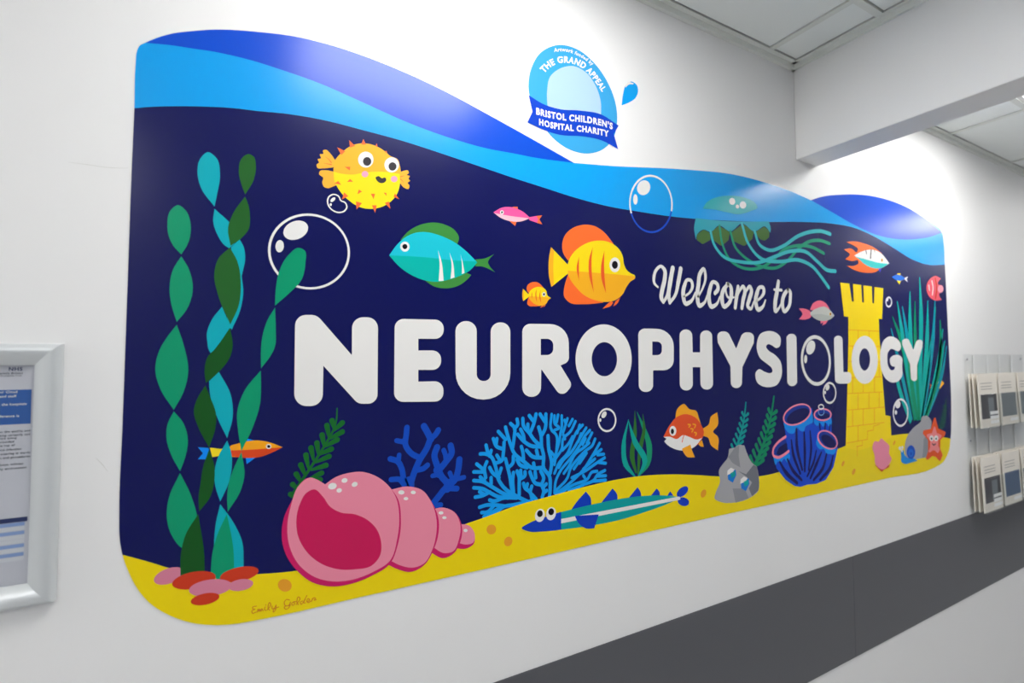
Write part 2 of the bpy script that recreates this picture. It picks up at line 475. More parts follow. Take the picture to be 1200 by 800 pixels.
Art().poly(smooth(sandtop, False, 6) + osm[j1 + 1:j0], yellow, 20).build('sandy_seabed', mural, 'yellow sand along the bottom')
sp = vinyl('sand_spot', (236, 160, 40))
for x, y, a, b in ((333.7,685.3,8.2,7.3),(575.5,620,5.6,5.9),(595.3,634,4.7,5.8),(824,578,3,5),(987.5,543,1.4,3.4),(1000,552.5,1.7,3.8),(1047.5,518.7,1.1,3)):
    Art().el(x, y, a, b, sp, 22, rot=20).build('sand_spot', mural, 'orange spot on the sand')

# --- bubbles
def bubble(cx, cy, rx, ry, th, hl, layer=12, m=white, rot=0, label='white outlined air bubble'):
    a = Art(); a.ring(cx, cy, rx, ry, th, m, layer, rot)
    for h in hl: a.el(h[0], h[1], h[2], h[3], m, layer, h[4] if len(h) > 4 else 0)
    return a.build('bubble', mural, label)
bubble(362, 294.7, 48.2, 44.3, 2.8, [(346.5,269.8,15,10.6,-22),(327.7,288.5,4.9,7.2,5)], rot=12, label='largest bubble, behind the tip of a green seaweed')
bubble(711, 492, 11, 14, 1.7, [(707.5,485.7,2.6,4.2,28),(703.2,492,1.2,2)], label='small bubble above the fan coral')
bubble(971.5, 460.2, 7.9, 12.8, 1.3, [(969,453.8,2.2,3.6,15),(966.2,459.6,1,2)], 64, label='small bubble under the round bubble letter')
bubble(1054.8, 483.2, 9.1, 16.6, 1.2, [(1051.7,473.8,3,4.5,10),(1049.3,483,1.3,2.6)], 40, label='bubble between the sandcastle and the sea grass')
bubble(1041.2, 353.8, 3.8, 6.4, 1.0, [(1039.6,351,1,2)], label='tiny bubble right of the castle battlements')
a = Art(); tz = T(360, 155, 8)
heart = smooth(mapz(tz, [(190,650),(204,604),(250,583),(295,602),(314,640),(355,660),(371,700),(348,738),(300,752),(242,734),(204,696)]), True, 6)
a.stroke(heart + [heart[0]], 1.6, white, 12, sharp=True, cap=False)
a.el(240, 632, 28, 15, white, 12, -42, tz).el(220, 678, 10, 13, white, 12, 0, tz).build('bubble', mural, 'two joined bubbles below the pufferfish')
a = Art()   # bubble across the wave line: white above, blue in the dark water
e = ell(762.5, 239, 24.6, 33, 0, 72)
up_, lo_ = [p for p in ell(762.5, 239, 24.6, 33, 0, 60, 158, 382)], ell(762.5, 239, 24.6, 33, 0, 60, 22, 158)
a.stroke(ell(762.5, 239, 24.6, 33, -3, 60, 163, 377), 1.7, white, 12, sharp=True, cap=False)
a.stroke(ell(762.5, 239, 24.6, 33, -3, 40, 17, 163), 1.6, vinyl('bubble_blue', (20, 76, 205)), 12, sharp=True, cap=False)
a.el(754, 220, 7.6, 8.8, white, 12, 20).el(744.3, 233.7, 2.6, 6, white, 12).build('bubble', mural, 'bubble crossing the wave line, white above and blue below')

# --- seaweed strands (each a chain of twisted leaves)
U, V, Wz, X = T(170, 170, 6.667), T(170, 280, 6.154), T(170, 400, 5.333), T(170, 540, 4.572)
def strand(shapes, m, layer, label, extra=()):
    a = Art()
    for sh in shapes: a.sm(sh, m, layer)
    for sh, mm in extra: a.sm(sh, mm, layer + 1)
    return a.build('seaweed', mural, label)
u, v, w_, x = (lambda *p: U(p)), (lambda *p: V(p)), (lambda *p: Wz(p)), (lambda *p: X(p))
strand([[v(262,112,1), v(205,50), u(183,700), u(175,620), u(200,510), u(258,470), u(318,512), u(358,640), u(335,770)],
        [v(262,125,1), v(205,215), v(178,340), v(190,470), v(229,597,1), v(300,510), v(345,355), v(315,215)],
        [v(229,618,1), v(165,700), v(105,800), w_(65,180), w_(98,300), w_(180,427,1), w_(243,310), w_(270,190), w_(240,15)],
        [w_(180,436,1), w_(140,520), w_(137,620), w_(165,710), x(188,54,1), w_(252,720), w_(268,620), w_(240,510)],
        [x(188,64,1), x(130,190), x(117,300), x(145,400), x(205,465), x(260,420), x(280,320), x(245,180)]], green, 24, 'leftmost twisted seaweed strand, mid green')
strand([[u(543,482,1), u(440,340), u(410,210), u(430,110), u(490,57), u(560,105), u(586,220), u(562,390)],
        [u(543,498,1), u(533,600), u(568,705), u(618,780), v(607,68,1), v(680,0,1), u(700,655)],
        [v(620,60,1), v(682,2,1), v(712,60), v(722,130), v(697,268,1), v(708,380), v(690,500), v(625,655,1), v(590,560), v(640,300)],
        [v(555,488,1), v(480,585), v(445,690), v(450,745), w_(396,45), w_(412,77,1), w_(465,10,1), v(620,640,1)],
        [w_(462,190,1), w_(400,248,1), w_(408,340), w_(450,470), w_(513,603,1), w_(548,470), w_(535,330)],
        [w_(513,618,1), w_(455,725), w_(436,800), x(376,130), x(403,216,1), x(450,110), x(466,0), w_(538,690)],
        [x(403,230,1), x(378,340), x(370,450), x(380,590,1), x(528,570,1), x(520,430), x(475,330)]], teal, 24, 'tall turquoise twisted seaweed strand')
strand([[u(782,388,1), u(750,300), u(732,200), u(752,110), u(808,72), u(852,95), u(865,150), u(850,270)],
        [u(782,402,1), u(690,530), u(648,650), u(668,787,1), u(760,722), u(812,650), u(820,560), u(808,470)],
        [v(612,62,1), v(530,140), v(499,260), v(525,400), v(615,616,1), v(675,480), v(690,320), v(665,160)]], dgreen, 28, 'moss green twisted seaweed strand winding round the turquoise one',
       [([v(612,640,1), v(497,800), w_(395,90), w_(372,180), w_(380,260,1), w_(462,188), w_(530,100), w_(548,10), v(630,730)], g_dark),
        ([w_(378,273,1), w_(325,360), w_(305,430), w_(335,540), w_(400,662,1), w_(440,540), w_(445,460), w_(400,330)], g_dark),
        ([w_(400,676,1), w_(365,775), x(297,120), x(287,190), x(290,270,1), x(350,190), x(372,100), w_(432,770)], g_dark),
        ([x(285,282,1), x(215,400), x(192,500), x(190,612,1), x(320,600,1), x(316,480), x(298,360)], g_dark)])
strand([[v(937,480,1), v(942,370), v(965,240), v(1030,120), v(1108,65), v(1152,85), v(1156,170), v(1130,290), v(1040,390)],
        [v(937,493,1), v(880,590), v(843,720), w_(724,60), w_(725,168,1), w_(790,80), v(935,780), v(942,650)],
        [w_(723,180,1), w_(620,310), w_(576,440), w_(582,560), w_(602,684,1), w_(675,530), w_(718,390), w_(725,270)],
        [w_(602,690,1), w_(555,790), x(446,130), x(440,200), x(443,272,1), x(515,150), x(533,60), w_(615,760)],
        [x(438,284,1), x(385,400), x(360,500), x(352,600,1), x(400,640), x(478,600,1), x(472,460), x(455,360)]], green, 28, 'rightmost green twisted seaweed strand, its tip over the big bubble')
for cx, cy, rx, ry, rot, m, ly, lb in ((128,614,84,40,-20,rose,23,'pink pebble leftmost'),(262,637,118,45,-11,red,34,'red pebble at the foot of the seaweed'),(505,605,105,38,-12,red,34,'red pebble at the right'),
        (350,677,115,44,-8,rose,36,'long pink pebble in the middle'),(512,662,68,30,-10,rose,38,'small pink pebble'),(322,737,78,30,-12,red,38,'lowest red pebble')):
    Art().el(cx, cy, rx, ry, m, ly, rot, X, 48).build('pebble', mural, lb)

# --- orange fish among the seaweed
blu = vinyl('fin_blue', (0, 138, 245)); am2 = vinyl('fish_amber', (250, 168, 24))
a = Art(); a.sm([(530,655),(580,637),(640,622),(720,618),(790,633),(860,660,1),(790,695),(720,720),(640,727),(580,722),(530,714)], am2, 20, Wz)
a.sm([(530,680,1),(640,676),(760,668),(860,660,1),(790,695),(720,720),(640,727),(580,722),(530,714,1)], vinyl('fish_red', (222, 72, 28)), 21, Wz)
f = a.build('orange_fish', mural, 'slim orange and red fish behind the seaweed')
Art().rp([(330,660),(396,664),(408,700),(382,735),(330,735),(362,697)], blu, 19, Wz).build('tail_fin', f, 'blue tail fin')
Art().rp([(405,662),(470,670),(535,665),(535,705),(475,712),(420,722)], lemon, 20, Wz).build('tail_stem', f, 'yellow tail stem')
Art().rp([(630,604),(695,620),(640,632)], blu, 19, Wz).build('fin', f, 'blue back fin')
Art().rp([(628,722),(700,718),(635,765)], blu, 19, Wz).build('fin', f, 'blue belly fin')
Art().el(772, 655, 17, 16, white, 22, 0, Wz).el(772, 655, 10, 9, black, 23, 0, Wz).build('eye', f, 'round eye')

# --- pufferfish
Y = T(360, 155, 8)
f = Art().sm([(245,370),(262,265),(330,185),(420,125),(520,105),(630,125),(720,175),(780,225),(845,255),(868,320),(868,480),(835,590),(740,680),(620,718),(500,705),(390,640),(290,530),(252,450)], vinyl('puffer_amber', (255, 184, 50)), 30, Y).build('pufferfish', mural, 'round spiky yellow pufferfish with big eyes')
Art().sm([(247,370,1),(300,385),(420,398),(560,375),(700,372),(866,392,1),(868,480),(835,590),(740,680),(620,718),(500,705),(390,640),(290,530),(252,450)], lemon, 31, Y).build('belly', f, 'bright yellow belly')
pam = vinyl('puffer_fin', (255, 182, 60)); por = vinyl('puffer_orange', (244, 112, 58))
def fin_(pts, rays, lb):
    a = Art().sm(pts, pam, 29, Y)
    for r in rays: a.stroke(r, [2, 6, 10], por, 30, Y)
    a.build('fin', f, lb)
fin_([(262,265,1),(215,200),(172,165),(148,172),(152,203),(118,208),(128,245),(98,255),(110,285),(88,305),(95,335),(150,340),(245,330,1)], [[(170,230),(200,255),(225,285)],[(155,292),(190,298),(225,305)]], 'upper tail lobe')
fin_([(250,372,1),(170,357),(120,365),(110,390),(150,430),(140,470),(160,515),(195,525),(240,510),(290,490,1)], [], 'lower tail lobe')
fin_([(855,385,1),(905,362),(943,360),(950,385),(932,400),(960,412),(948,438),(962,455),(940,475),(956,500),(948,532),(915,525),(860,470,1)], [[(910,408),(885,415),(865,420)],[(905,475),(885,450),(865,435)]], 'side fin')
for s3 in ([(280,142),(355,180),(318,215)],[(392,75),(448,130),(400,145)],[(525,65),(550,118),(505,118)],[(650,105),(658,140),(638,132)],[(740,175),(750,196),(724,186)],[(350,325),(402,325),(398,360)],[(400,440),(430,465),(372,467)],[(290,458),(318,495),(252,480)],
           [(345,565),(385,600),(325,630)],[(482,537),(512,557),(470,582)],[(595,578),(635,578),(620,628)],[(715,565),(740,570),(742,600)],[(820,575),(862,628),(808,606)],[(455,648),(512,665),(462,725)],[(605,685),(650,685),(635,758)],[(725,662),(765,650),(777,718)]):
    Art().rp(s3, por, 33, Y).build('spike', f, 'small orange spike')
Art().el(548, 258, 72, 75, white, 33, 0, Y).el(560, 275, 39, 41, ink, 34, 0, Y).build('eye', f)
Art().el(790, 307, 68, 71, white, 33, 0, Y).el(798, 322, 37, 39, ink, 34, 0, Y).build('eye', f)
for cx, cy in ((540, 394), (813, 440)): Art().el(cx, cy, 31, 29, vinyl('cheek_pink', (248, 166, 190)), 33, 0, Y).build('cheek', f, 'pink cheek')
Art().sm([(640,425),(665,412),(700,432),(728,426),(740,446),(725,470),(690,478),(655,458)], ink, 34, Y).build('mouth', f, 'dark smiling mouth')

# --- turquoise fish
Y = T(450, 255, 8.571)
gf = vinyl('fin_green', (62, 140, 62))
f = Art().sm([(50,378,1),(140,260),(230,187),(330,150),(430,147),(560,180),(700,245),(820,335),(935,450,1),(860,530),(760,585),(640,625),(520,645),(400,628),(270,575),(150,490)], vinyl('fish_turquoise', (26, 196, 214)), 30, Y).build('turquoise_fish', mural, 'turquoise fish with green fins facing left')
Art().sm([(50,380,1),(250,388),(450,402),(650,425),(925,441,1),(935,450,1),(860,530),(760,585),(640,625),(520,645),(400,628),(270,575),(150,490)], vinyl('fish_sea_green', (0, 184, 172)), 31, Y).build('belly', f, 'sea green belly')
Art().sm([(165,225,1),(230,150),(300,100),(400,62),(500,50),(620,75),(710,130),(750,200),(735,265,1),(500,230,1)], gf, 28, Y).build('fin', f, 'green back fin')
Art().sm([(395,620,1),(500,690),(620,710),(740,685),(830,625),(875,575,1),(815,550,1),(600,600)], gf, 28, Y).build('fin', f, 'green belly fin')
Art().sm([(915,420,1),(1000,412),(1060,390),(1105,365,1),(1060,410),(1042,445),(1060,490),(1115,550,1),(1050,515),(980,490),(915,490,1)], gf, 28, Y).build('tail_fin', f, 'green forked tail')
Art().el(208, 292, 47, 50, white, 33, 0, Y).el(208, 291, 25, 26, black, 34, 0, Y).build('eye', f)
for q in ([(540,325,1),(575,440),(597,635,1),(547,636,1),(556,450)],[(655,350,1),(690,450),(706,600,1),(667,614,1),(676,460)],[(768,370,1),(792,470),(806,555,1),(780,566,1),(780,460)]):
    Art().sm(q, white, 33, Y).build('stripe', f, 'white stripe')

# --- big and small yellow butterfly fish
def butterfly(Y, label, small):
    o3 = vinyl('fish_orange', (255, 112, 46)); y2 = vinyl('fish_lemon', (252, 222, 22)); a2 = vinyl('fish_gold', (250, 180, 34))
    f = Art().sm([(205,420),(217,350),(260,280),(330,225),(400,196),(480,188),(560,207),(620,250),(655,310),(668,385),(690,428),(720,453),(757,476),(757,492),(720,520),(690,560),(655,625),(600,670),(520,687),(430,672),(340,630),(270,560),(222,490)], y2, 32, Y).build('butterfly_fish', mural, label)
    Art().sm([(207,432,1),(450,450),(600,462),(757,478,1),(757,492),(720,520),(690,560),(655,625),(600,670),(520,687),(430,672),(340,630),(270,560),(222,490)], a2, 33, Y).build('belly', f, 'golden lower half')
    Art().sm([(210,350,1),(172,290),(163,220),(185,145),(250,85),(350,58),(430,70),(500,115),(560,185),(592,232,1),(400,260,1)], o3, 30, Y).build('fin', f, 'orange back fin')
    Art().sm([(212,460,1),(182,560),(180,645),(220,690),(350,705),(500,692,1),(400,600,1)], o3, 30, Y).build('fin', f, 'orange lower fin')
    t = Art().sm([(72,240,1),(210,385,1),(212,455,1),(75,565,1),(56,480),(52,400),(58,310)], y2, 30, Y).build('tail_fin', f)
    Art().sm([(560,680,1),(535,700),(492,742,1),(560,718),(580,690,1)], o3, 30, Y).sm([(628,660,1),(600,680),(580,722,1),(608,704),(640,640,1)], o3, 30, Y).build('fin', f, 'small orange belly fins')
    if True:
        Art().sm([(72,240,1),(96,268,1),(90,400),(96,548,1),(75,565,1),(56,480),(52,400),(58,310)], a2, 31, Y).build('tail_edge', f, 'golden tail edge')
    for q in ([(300,315,1),(281,410),(300,515,1),(299,410)],[(412,240,1),(382,340),(380,450),(420,612,1),(404,450),(402,340)],[(507,268,1),(482,380),(482,490),(520,618,1),(508,480),(504,380)]):
        Art().sm(q, vinyl('stripe_orange', (238, 92, 40)), 35, Y).build('stripe', f, 'orange stripe')
    Art().el(592, 385, 43, 60, white, 35, 0, Y).el(592, 385, 24, 32, ink if small else black, 36, 0, Y).build('eye', f)
big = T(635, 255, 6.957)
butterfly(big, 'large yellow and orange butterfly fish facing right', False)
Es = T(570, 230, 5.71)
def smallmap(p): return Es((238 + (p[0] - 52) * 190 / 708, 573 + (p[1] - 58) * 172 / 682) + tuple(p[2:]))
butterfly(smallmap, 'baby yellow and orange butterfly fish behind the large one', True)

# --- pink fish
Y = Es; pk = vinyl('fish_pink', (250, 90, 160)); po = vinyl('fish_tip_orange', (246, 112, 60))
f = Art().sm([(45,108,1),(100,77),(170,74),(240,102),(290,143,1),(230,168),(150,165),(90,142)], pk, 30, Y).build('pink_fish', mural, 'small bright pink fish with orange fins')
Art().sm([(50,112,1),(120,126),(200,138),(288,148,1),(230,168),(150,165),(90,142)], vinyl('fish_pale_pink', (250, 190, 205)), 31, Y).build('belly', f, 'pale pink belly')
Art().rp([(285,140),(335,132),(345,155),(338,178),(285,160)], pk, 29, Y).rp([(333,132),(372,127),(352,155),(372,188),(336,178),(345,155)], po, 29, Y).build('tail_fin', f)
Art().rp([(160,78),(180,70),(208,70),(208,98)], po, 29, Y).build('fin', f, 'orange back fin')
Art().rp([(150,164),(190,198),(202,166)], po, 29, Y).build('fin', f, 'orange belly fin')
Art().el(102, 108, 13, 14, white, 32, 0, Y).el(102, 108, 6, 7, black, 33, 0, Y).build('eye', f)

# --- fish near the top right
Y = T(930, 275, 7.275)
f = Art().sm([(512,178,1),(580,142),(660,127),(730,150),(780,200),(812,245,1),(740,285),(680,285),(600,250),(545,195)], white, 32, Y).build('orange_finned_fish', mural, 'white and turquoise fish with large orange fins')
Art().sm([(520,185,1),(620,212),(720,238),(805,248,1),(740,285),(680,285),(600,250),(550,205)], vinyl('fish_aqua', (60, 200, 200)), 33, Y).build('belly', f, 'turquoise lower half')
Art().sm([(445,62,1),(520,57),(600,75),(680,108),(750,160,1),(640,200,1),(740,285,1),(700,315),(620,325),(520,303),(450,265,1),(520,262),(550,240),(545,220),(500,225),(435,210,1),(475,170),(425,125,1),(490,118),(535,148),(545,125),(505,90)], orange, 30, Y).build('fin', f, 'orange fins and tail')
Art().el(750, 217, 8, 15, amber, 35, 0, Y).el(750, 217, 4, 8, black, 36, 0, Y).build('eye', f)
Art().stroke([(612,132),(618,162)], 6, ink, 35, Y).stroke([(658,128),(652,200)], 8, ink, 35, Y).stroke([(685,132),(690,150)], 4, ink, 35, Y).build('stripe', f, 'grey stripes')
Art().rp([(718,290),(745,288),(735,322)], vinyl('small_blue', (70, 70, 200)), 31, Y).build('fin', f, 'small blue fin')
gp = vinyl('fish_coral_pink', (244, 112, 140))
f = Art().sm([(138,672),(200,625),(260,613),(310,645),(345,690,1),(310,720),(240,735),(180,715)], vinyl('fish_grey', (196, 200, 194)), 32, Y).build('grey_fish', mural, 'small grey fish with pink fins above the last letters')
Art().sm([(150,690),(220,676),(300,690),(340,695,1),(310,720),(240,735),(180,715)], vinyl('fish_grey_dark', (178, 182, 178)), 33, Y).build('belly', f, 'darker grey belly')
Art().sm([(135,640,1),(165,582),(220,560),(270,583),(305,635,1),(220,650,1)], gp, 30, Y).build('fin', f, 'pink back fin')
Art().sm([(42,628,1),(90,630),(142,658),(145,698),(95,722),(43,720,1),(72,675)], gp, 31, Y).build('tail_fin', f, 'pink tail fin')
Art().rp([(225,733),(230,758),(250,745),(242,772),(272,758),(288,728)], gp, 31, Y).build('fin', f, 'pink belly fin')
Art().el(310, 675, 8, 14, amber, 34, 0, Y).el(310, 675, 4, 8, black, 35, 0, Y).build('eye', f)
G = T(1010, 310, 6.667)
f = Art().sm([(230,97,1),(268,78),(310,88),(335,108,1),(300,126),(262,120)], vinyl('fish_blue', (30, 110, 220)), 32, G).build('blue_fish', mural, 'tiny blue fish with yellow fins')
Art().rp([(322,108),(358,92),(346,114),(357,138)], white, 31, G).build('tail_fin', f, 'white tail fin')
Art().rp([(275,82),(272,68),(300,70),(296,84)], lemon, 31, G).build('fin', f, 'yellow back fin')
Art().rp([(268,122),(290,156),(302,128)], lemon, 31, G).build('fin', f, 'yellow belly fin')
rf = vinyl('fish_watermelon', (236, 92, 108))
f = Art().sm([(500,180),(520,122),(572,88),(615,108,1),(592,140),(590,150,1),(612,165),(616,205),(600,232,1),(605,250),(622,275,1),(580,282),(530,258),(506,215)], rf, 32, G).build('round_fish', mural, 'round pink and red fish at the right edge')
Art().el(612, 190, 22, 30, vinyl('fish_pale', (250, 160, 176)), 33, 0, G).build('tail_fin', f, 'pale pink tail')
Art().stroke([(570,110),(582,180),(572,262)], 9, red, 34, G).stroke([(545,130),(553,180),(548,235)], 6, white, 34, G).stroke([(520,160),(525,200)], 5, white, 34, G).build('stripe', f, 'red and white stripes')

# --- jellyfish
Q = T(800, 215, 6.667)
jt = vinyl('jelly_teal', (40, 164, 184)); jg = vinyl('jelly_olive', (66, 108, 48)); jb = vinyl('jelly_bell', (44, 176, 186))
f = Art().sm([(155,197,1),(175,160),(210,130),(290,102),(400,97),(500,118),(560,150),(580,190),(530,215),(430,240),(330,222),(240,203)], jb, 22, Q).build('jellyfish', mural, 'pale jellyfish trailing tentacles across the wave line')
a = Art().sm([(100,270,1),(300,292),(480,298),(670,296,1),(685,350),(683,385,1),(640,335),(560,375),(460,312),(370,375),(280,328),(215,378),(160,360),(112,395),(100,438,1),(87,350)], jt, 23, Q).build('bell_edge', f, 'teal scalloped edge of the bell')
for q in ([(108,400),(160,360),(208,383),(216,440),(152,475),(106,440)],[(213,387),(280,330),(366,380),(356,442),(300,490),(235,442)],[(373,388),(468,314),(553,380),(542,432),(480,490),(382,446)],[(562,382),(635,336),(675,372),(673,420),(640,448),(600,435)]):
    Art().rp([(p[0], p[1], 18) for p in q], jg, 25, Q).build('bell_fold', f, 'olive green fold')
for p in ((384,140,23,27),(425,180,13,15),(468,168,25,28)): Art().el(*p, white, 26, -10, Q).build('spot', f, 'white spot')
t1, t2 = vinyl('tentacle_aqua', (58, 184, 194)), vinyl('tentacle_green', (24, 150, 116))
for q, m, l in (([(285,330),(310,480),(370,600),(470,660),(600,660),(700,600),(800,510),(900,485),(1000,495),(1100,545)], t2, 27),([(370,375),(410,500),(500,590),(620,650),(720,660),(820,600),(900,510),(990,452),(1070,445),(1145,470)], t2, 28),
          ([(215,375),(240,470),(330,580),(450,612),(600,615),(720,570),(850,527),(950,530),(1050,610),(1130,678),(1190,685)], t1, 29),([(460,315),(510,470),(620,592),(760,610),(900,597),(1000,640),(1080,730),(1138,812)], t1, 30),([(560,375),(600,480),(680,522),(780,490),(900,410),(1000,377),(1080,373),(1150,395)], t1, 31)):
    Art().stroke(q, 17 if m is t1 else 15, m, l, Q).build('tentacle', f, 'aqua tentacle' if m is t1 else 'green tentacle')

# --- corals
L = T(440, 480, 6.667); cb = vinyl('coral_royal', (8, 74, 192))
a = Art()
for q, w0 in (([(262,620),(298,500),(345,390),(400,300),(432,215)],42),([(432,230),(405,175),(378,128)],44),([(430,225),(470,190),(490,158)],38),([(345,375),(280,340),(238,285),(228,235)],38),([(232,250),(240,190),(245,138)],38),([(225,252),(165,240)],34),([(325,470),(375,457),(405,432)],36),
          ([(245,610),(218,535),(205,460),(172,402),(115,382)],38),([(178,405),(184,352)],32),([(225,585),(190,545),(122,544)],36),([(450,730),(520,640),(560,585),(512,515),(482,440),(460,350),(480,292)],42),([(490,505),(445,515)],30),([(500,465),(545,410),(595,330),(586,280)],42),
          ([(550,400),(545,350),(532,315)],32),([(560,600),(620,545),(645,470),(655,388)],42),([(602,545),(580,492)],30),([(610,545),(690,527)],30),([(550,610),(635,615)],36),([(450,745),(508,742)],34),([(262,620),(262,560)],70),([(560,610),(575,575)],60),([(495,500),(480,470)],50)):
    a.stroke(q, w0 * 1.14, cb, 8, L)
a.build('branching_coral', mural, 'royal blue branching coral behind the conch shell')
Mz = T(550, 475, 5.926); fb = vinyl('coral_bright', (10, 158, 242)); a = Art()
for q in ([(555,640),(560,560),(555,490),(515,435),(515,350),(500,280),(497,210),(480,150)],[(497,215),(525,160),(530,60)],[(522,110),(490,60)],[(500,285),(450,240),(415,190),(375,140),(370,90)],[(420,190),(445,130),(462,60)],[(445,110),(415,70)],[(405,170),(405,130)],
    [(495,285),(430,280),(380,250),(335,200)],[(380,250),(375,210),(355,165)],[(510,362),(440,355),(395,310)],[(475,355),(465,310)],[(515,430),(430,430),(380,390),(310,330),(285,270),(260,190),(250,150)],[(250,235),(200,180)],[(300,290),(310,220),(310,150),(285,125)],[(312,160),(335,130),(330,95)],
    [(375,372),(370,320),(360,285)],[(400,430),(350,410),(330,375)],[(450,430),(445,400)],[(400,665),(330,630),(240,570),(200,510),(180,420),(145,350),(110,335),(75,335)],[(130,340),(115,275)],[(140,350),(150,312)],[(180,400),(225,380),(235,330),(240,255)],[(215,385),(190,345)],[(228,300),(190,285),(165,230)],[(185,265),(190,230)],
    [(205,500),(160,465),(140,430)],[(205,480),(220,435)],[(320,640),(235,610),(150,560),(90,527),(30,520)],[(105,525),(75,495)],[(150,545),(150,500)],[(112,500),(105,430),(120,390)],[(105,450),(50,405)],[(100,460),(30,460)],
    [(270,640),(200,632),(140,603),(90,577),(30,570)],[(140,600),(90,625),(40,635)],[(100,615),(70,598)],[(330,640),(240,640),(160,662),(140,655)],[(305,620),(290,560),(280,490),(265,430),(250,370)],[(270,430),(300,400),(305,350)],[(305,600),(300,520),(305,465)],[(345,620),(345,540),(345,500),(330,455)],[(350,510),(385,485),(385,460)],[(358,490),(355,450)],
    [(435,650),(420,600),(385,570),(375,540)],[(420,600),(432,560)],[(395,572),(402,545)],[(462,650),(435,620)],[(505,635),(515,590),(500,552),(460,540),(430,490),(420,460)],[(460,500),(455,460)],[(500,550),(515,500),(495,455)],[(508,570),(532,545)],[(515,605),(535,590)],
    [(420,665),(300,690),(240,700),(190,735),(100,770)],[(240,697),(180,690),(120,690),(70,705)],[(165,700),(120,740),(85,742)],[(200,715),(150,745)],[(560,470),(570,400),(550,300),(545,210)],[(568,400),(590,355),(565,320)],[(590,410),(605,300),(600,200),(570,170),(570,60)],[(590,170),(622,155),(592,125),(590,70)],[(605,115),(615,65)],[(600,330),(620,260),(632,190),(640,150),(640,70)],[(650,185),(665,140),(680,90)],[(690,140),(715,95)],[(670,130),(660,100)],
    [(600,365),(640,300),(650,230),(700,180),(735,110)],[(662,232),(650,200)],[(590,470),(620,400),(680,330),(720,230),(745,180),(785,135)],[(645,310),(690,260),(715,215)],[(748,190),(765,135)],[(620,430),(650,380),(700,330),(755,245),(785,195),(810,155)],[(755,250),(775,195)],[(590,605),(600,520),(630,455),(690,380),(760,285),(805,205),(835,172)],[(815,260),(850,190)],[(785,270),(805,230)],
    [(655,470),(690,420),(735,335),(795,290),(830,260)],[(600,590),(680,500),(700,440),(760,360),(810,310),(850,280),(872,232)],[(725,440),(790,345)],[(765,400),(812,330)],[(600,612),(700,535),(790,445),(855,345),(903,262)],[(858,345),(915,305)],[(790,440),(870,370)],[(710,500),(800,455),(880,400),(938,362)],[(890,342),(932,337)],[(900,395),(945,400)],
    [(625,612),(720,550),(820,508),(850,462),(885,455)],[(800,500),(790,485)],[(690,590),(800,545),(860,520),(890,478),(940,450)],[(885,490),(945,487)],[(850,525),(945,517)]):
    a.stroke(q, 23 if sum(p[0] for p in q) / len(q) < 570 else 17.5, fb, 8, Mz)
a.build('fan_coral', mural, 'bright blue round fan coral behind the sand')

# --- fern behind the shell
def fernart(a, spine, left, right, m, layer, t, w0, sw):
    a.stroke(spine, sw, m, layer, t)
    for tip, base in left + right:
        mid = ((tip[0] + base[0]) / 2, (tip[1] + base[1]) / 2)
        a.stroke([base, mid, tip], [w0 * 0.45, w0 * 0.8, w0], m, layer, t)
K = T(320, 470, 6.667); a = Art()
fernart(a, [(500,55),(495,140),(475,215),(430,300),(350,430),(250,580),(150,730)],
    [((460,150),(478,215)),((420,188),(440,290)),((382,262),(400,355)),((342,325),(355,415)),((295,362),(315,455)),((256,418),(275,520)),((215,495),(250,575)),((180,567),(215,625)),((152,648),(185,680)),((137,725),(155,748))],
    [((540,168),(480,225)),((540,238),(445,290)),((500,300),(400,355)),((455,372),(360,415)),((436,430),(335,475)),((412,500),(300,535)),((378,560),(290,600)),((368,612),(320,605))], vinyl('fern_green', (16, 104, 36)), 8, K, 43, [10, 18, 26])
a.build('fern', mural, 'dark green fern behind the conch shell')

# --- conch shell
J = T(320, 540, 4.8)
f = Art().sm([(190,95),(160,118),(108,215),(60,320),(48,420),(68,515),(130,610),(220,680),(330,703),(430,690),(560,640),(655,578),(700,470),(718,330),(700,210),(660,150,1),(300,140,1),(240,100)], magenta, 50, J).build('conch_shell', mural, 'large pink spiral shell with a dark opening')
Art().sm([(210,92),(250,105),(292,130,1),(350,90),(430,65),(500,60),(580,85),(650,140),(692,210),(708,320),(698,430),(655,560),(560,622),(430,668),(340,675),(230,648),(140,575),(90,470),(80,370),(100,250),(150,130)], pink, 52, J).build('whorl', f, 'largest pink whorl')
Art().sm([(232,158),(190,175),(150,240),(130,340),(140,420),(190,510),(270,575),(370,607),(460,607),(550,588),(600,530),(606,450),(580,380),(530,330),(460,298),(380,288),(320,255),(280,200)], vinyl('shell_mouth', (204, 24, 88)), 54, J).build('shell_opening', f, 'crimson opening')
def whorl(dark, light, ly, lb):
    Art().sm(dark, magenta, ly, J).sm(light, pink, ly + 1, J).build('whorl', f, lb)
whorl([(1045,356),(1100,362),(1131,410),(1128,462),(1080,492),(1025,485)], [(1050,356),(1100,362),(1132,408),(1126,455),(1085,468),(1040,455)], 42, 'smallest pink whorl')
whorl([(890,270,1),(960,261),(1020,287),(1060,365),(1058,430),(1005,525),(955,545),(885,512,1)], [(890,270,1),(960,261),(1018,287),(1052,360),(1046,430),(1008,508),(960,516),(895,480,1)], 44, 'third pink whorl')
whorl([(660,160,1),(760,142),(840,165),(888,225),(930,330),(928,410),(900,500),(850,582),(770,622),(700,607),(640,578,1)], [(660,160,1),(760,142),(840,165),(886,225),(918,330),(916,410),(893,500),(850,572),(790,597),(715,585),(650,553,1)], 46, 'second pink whorl')
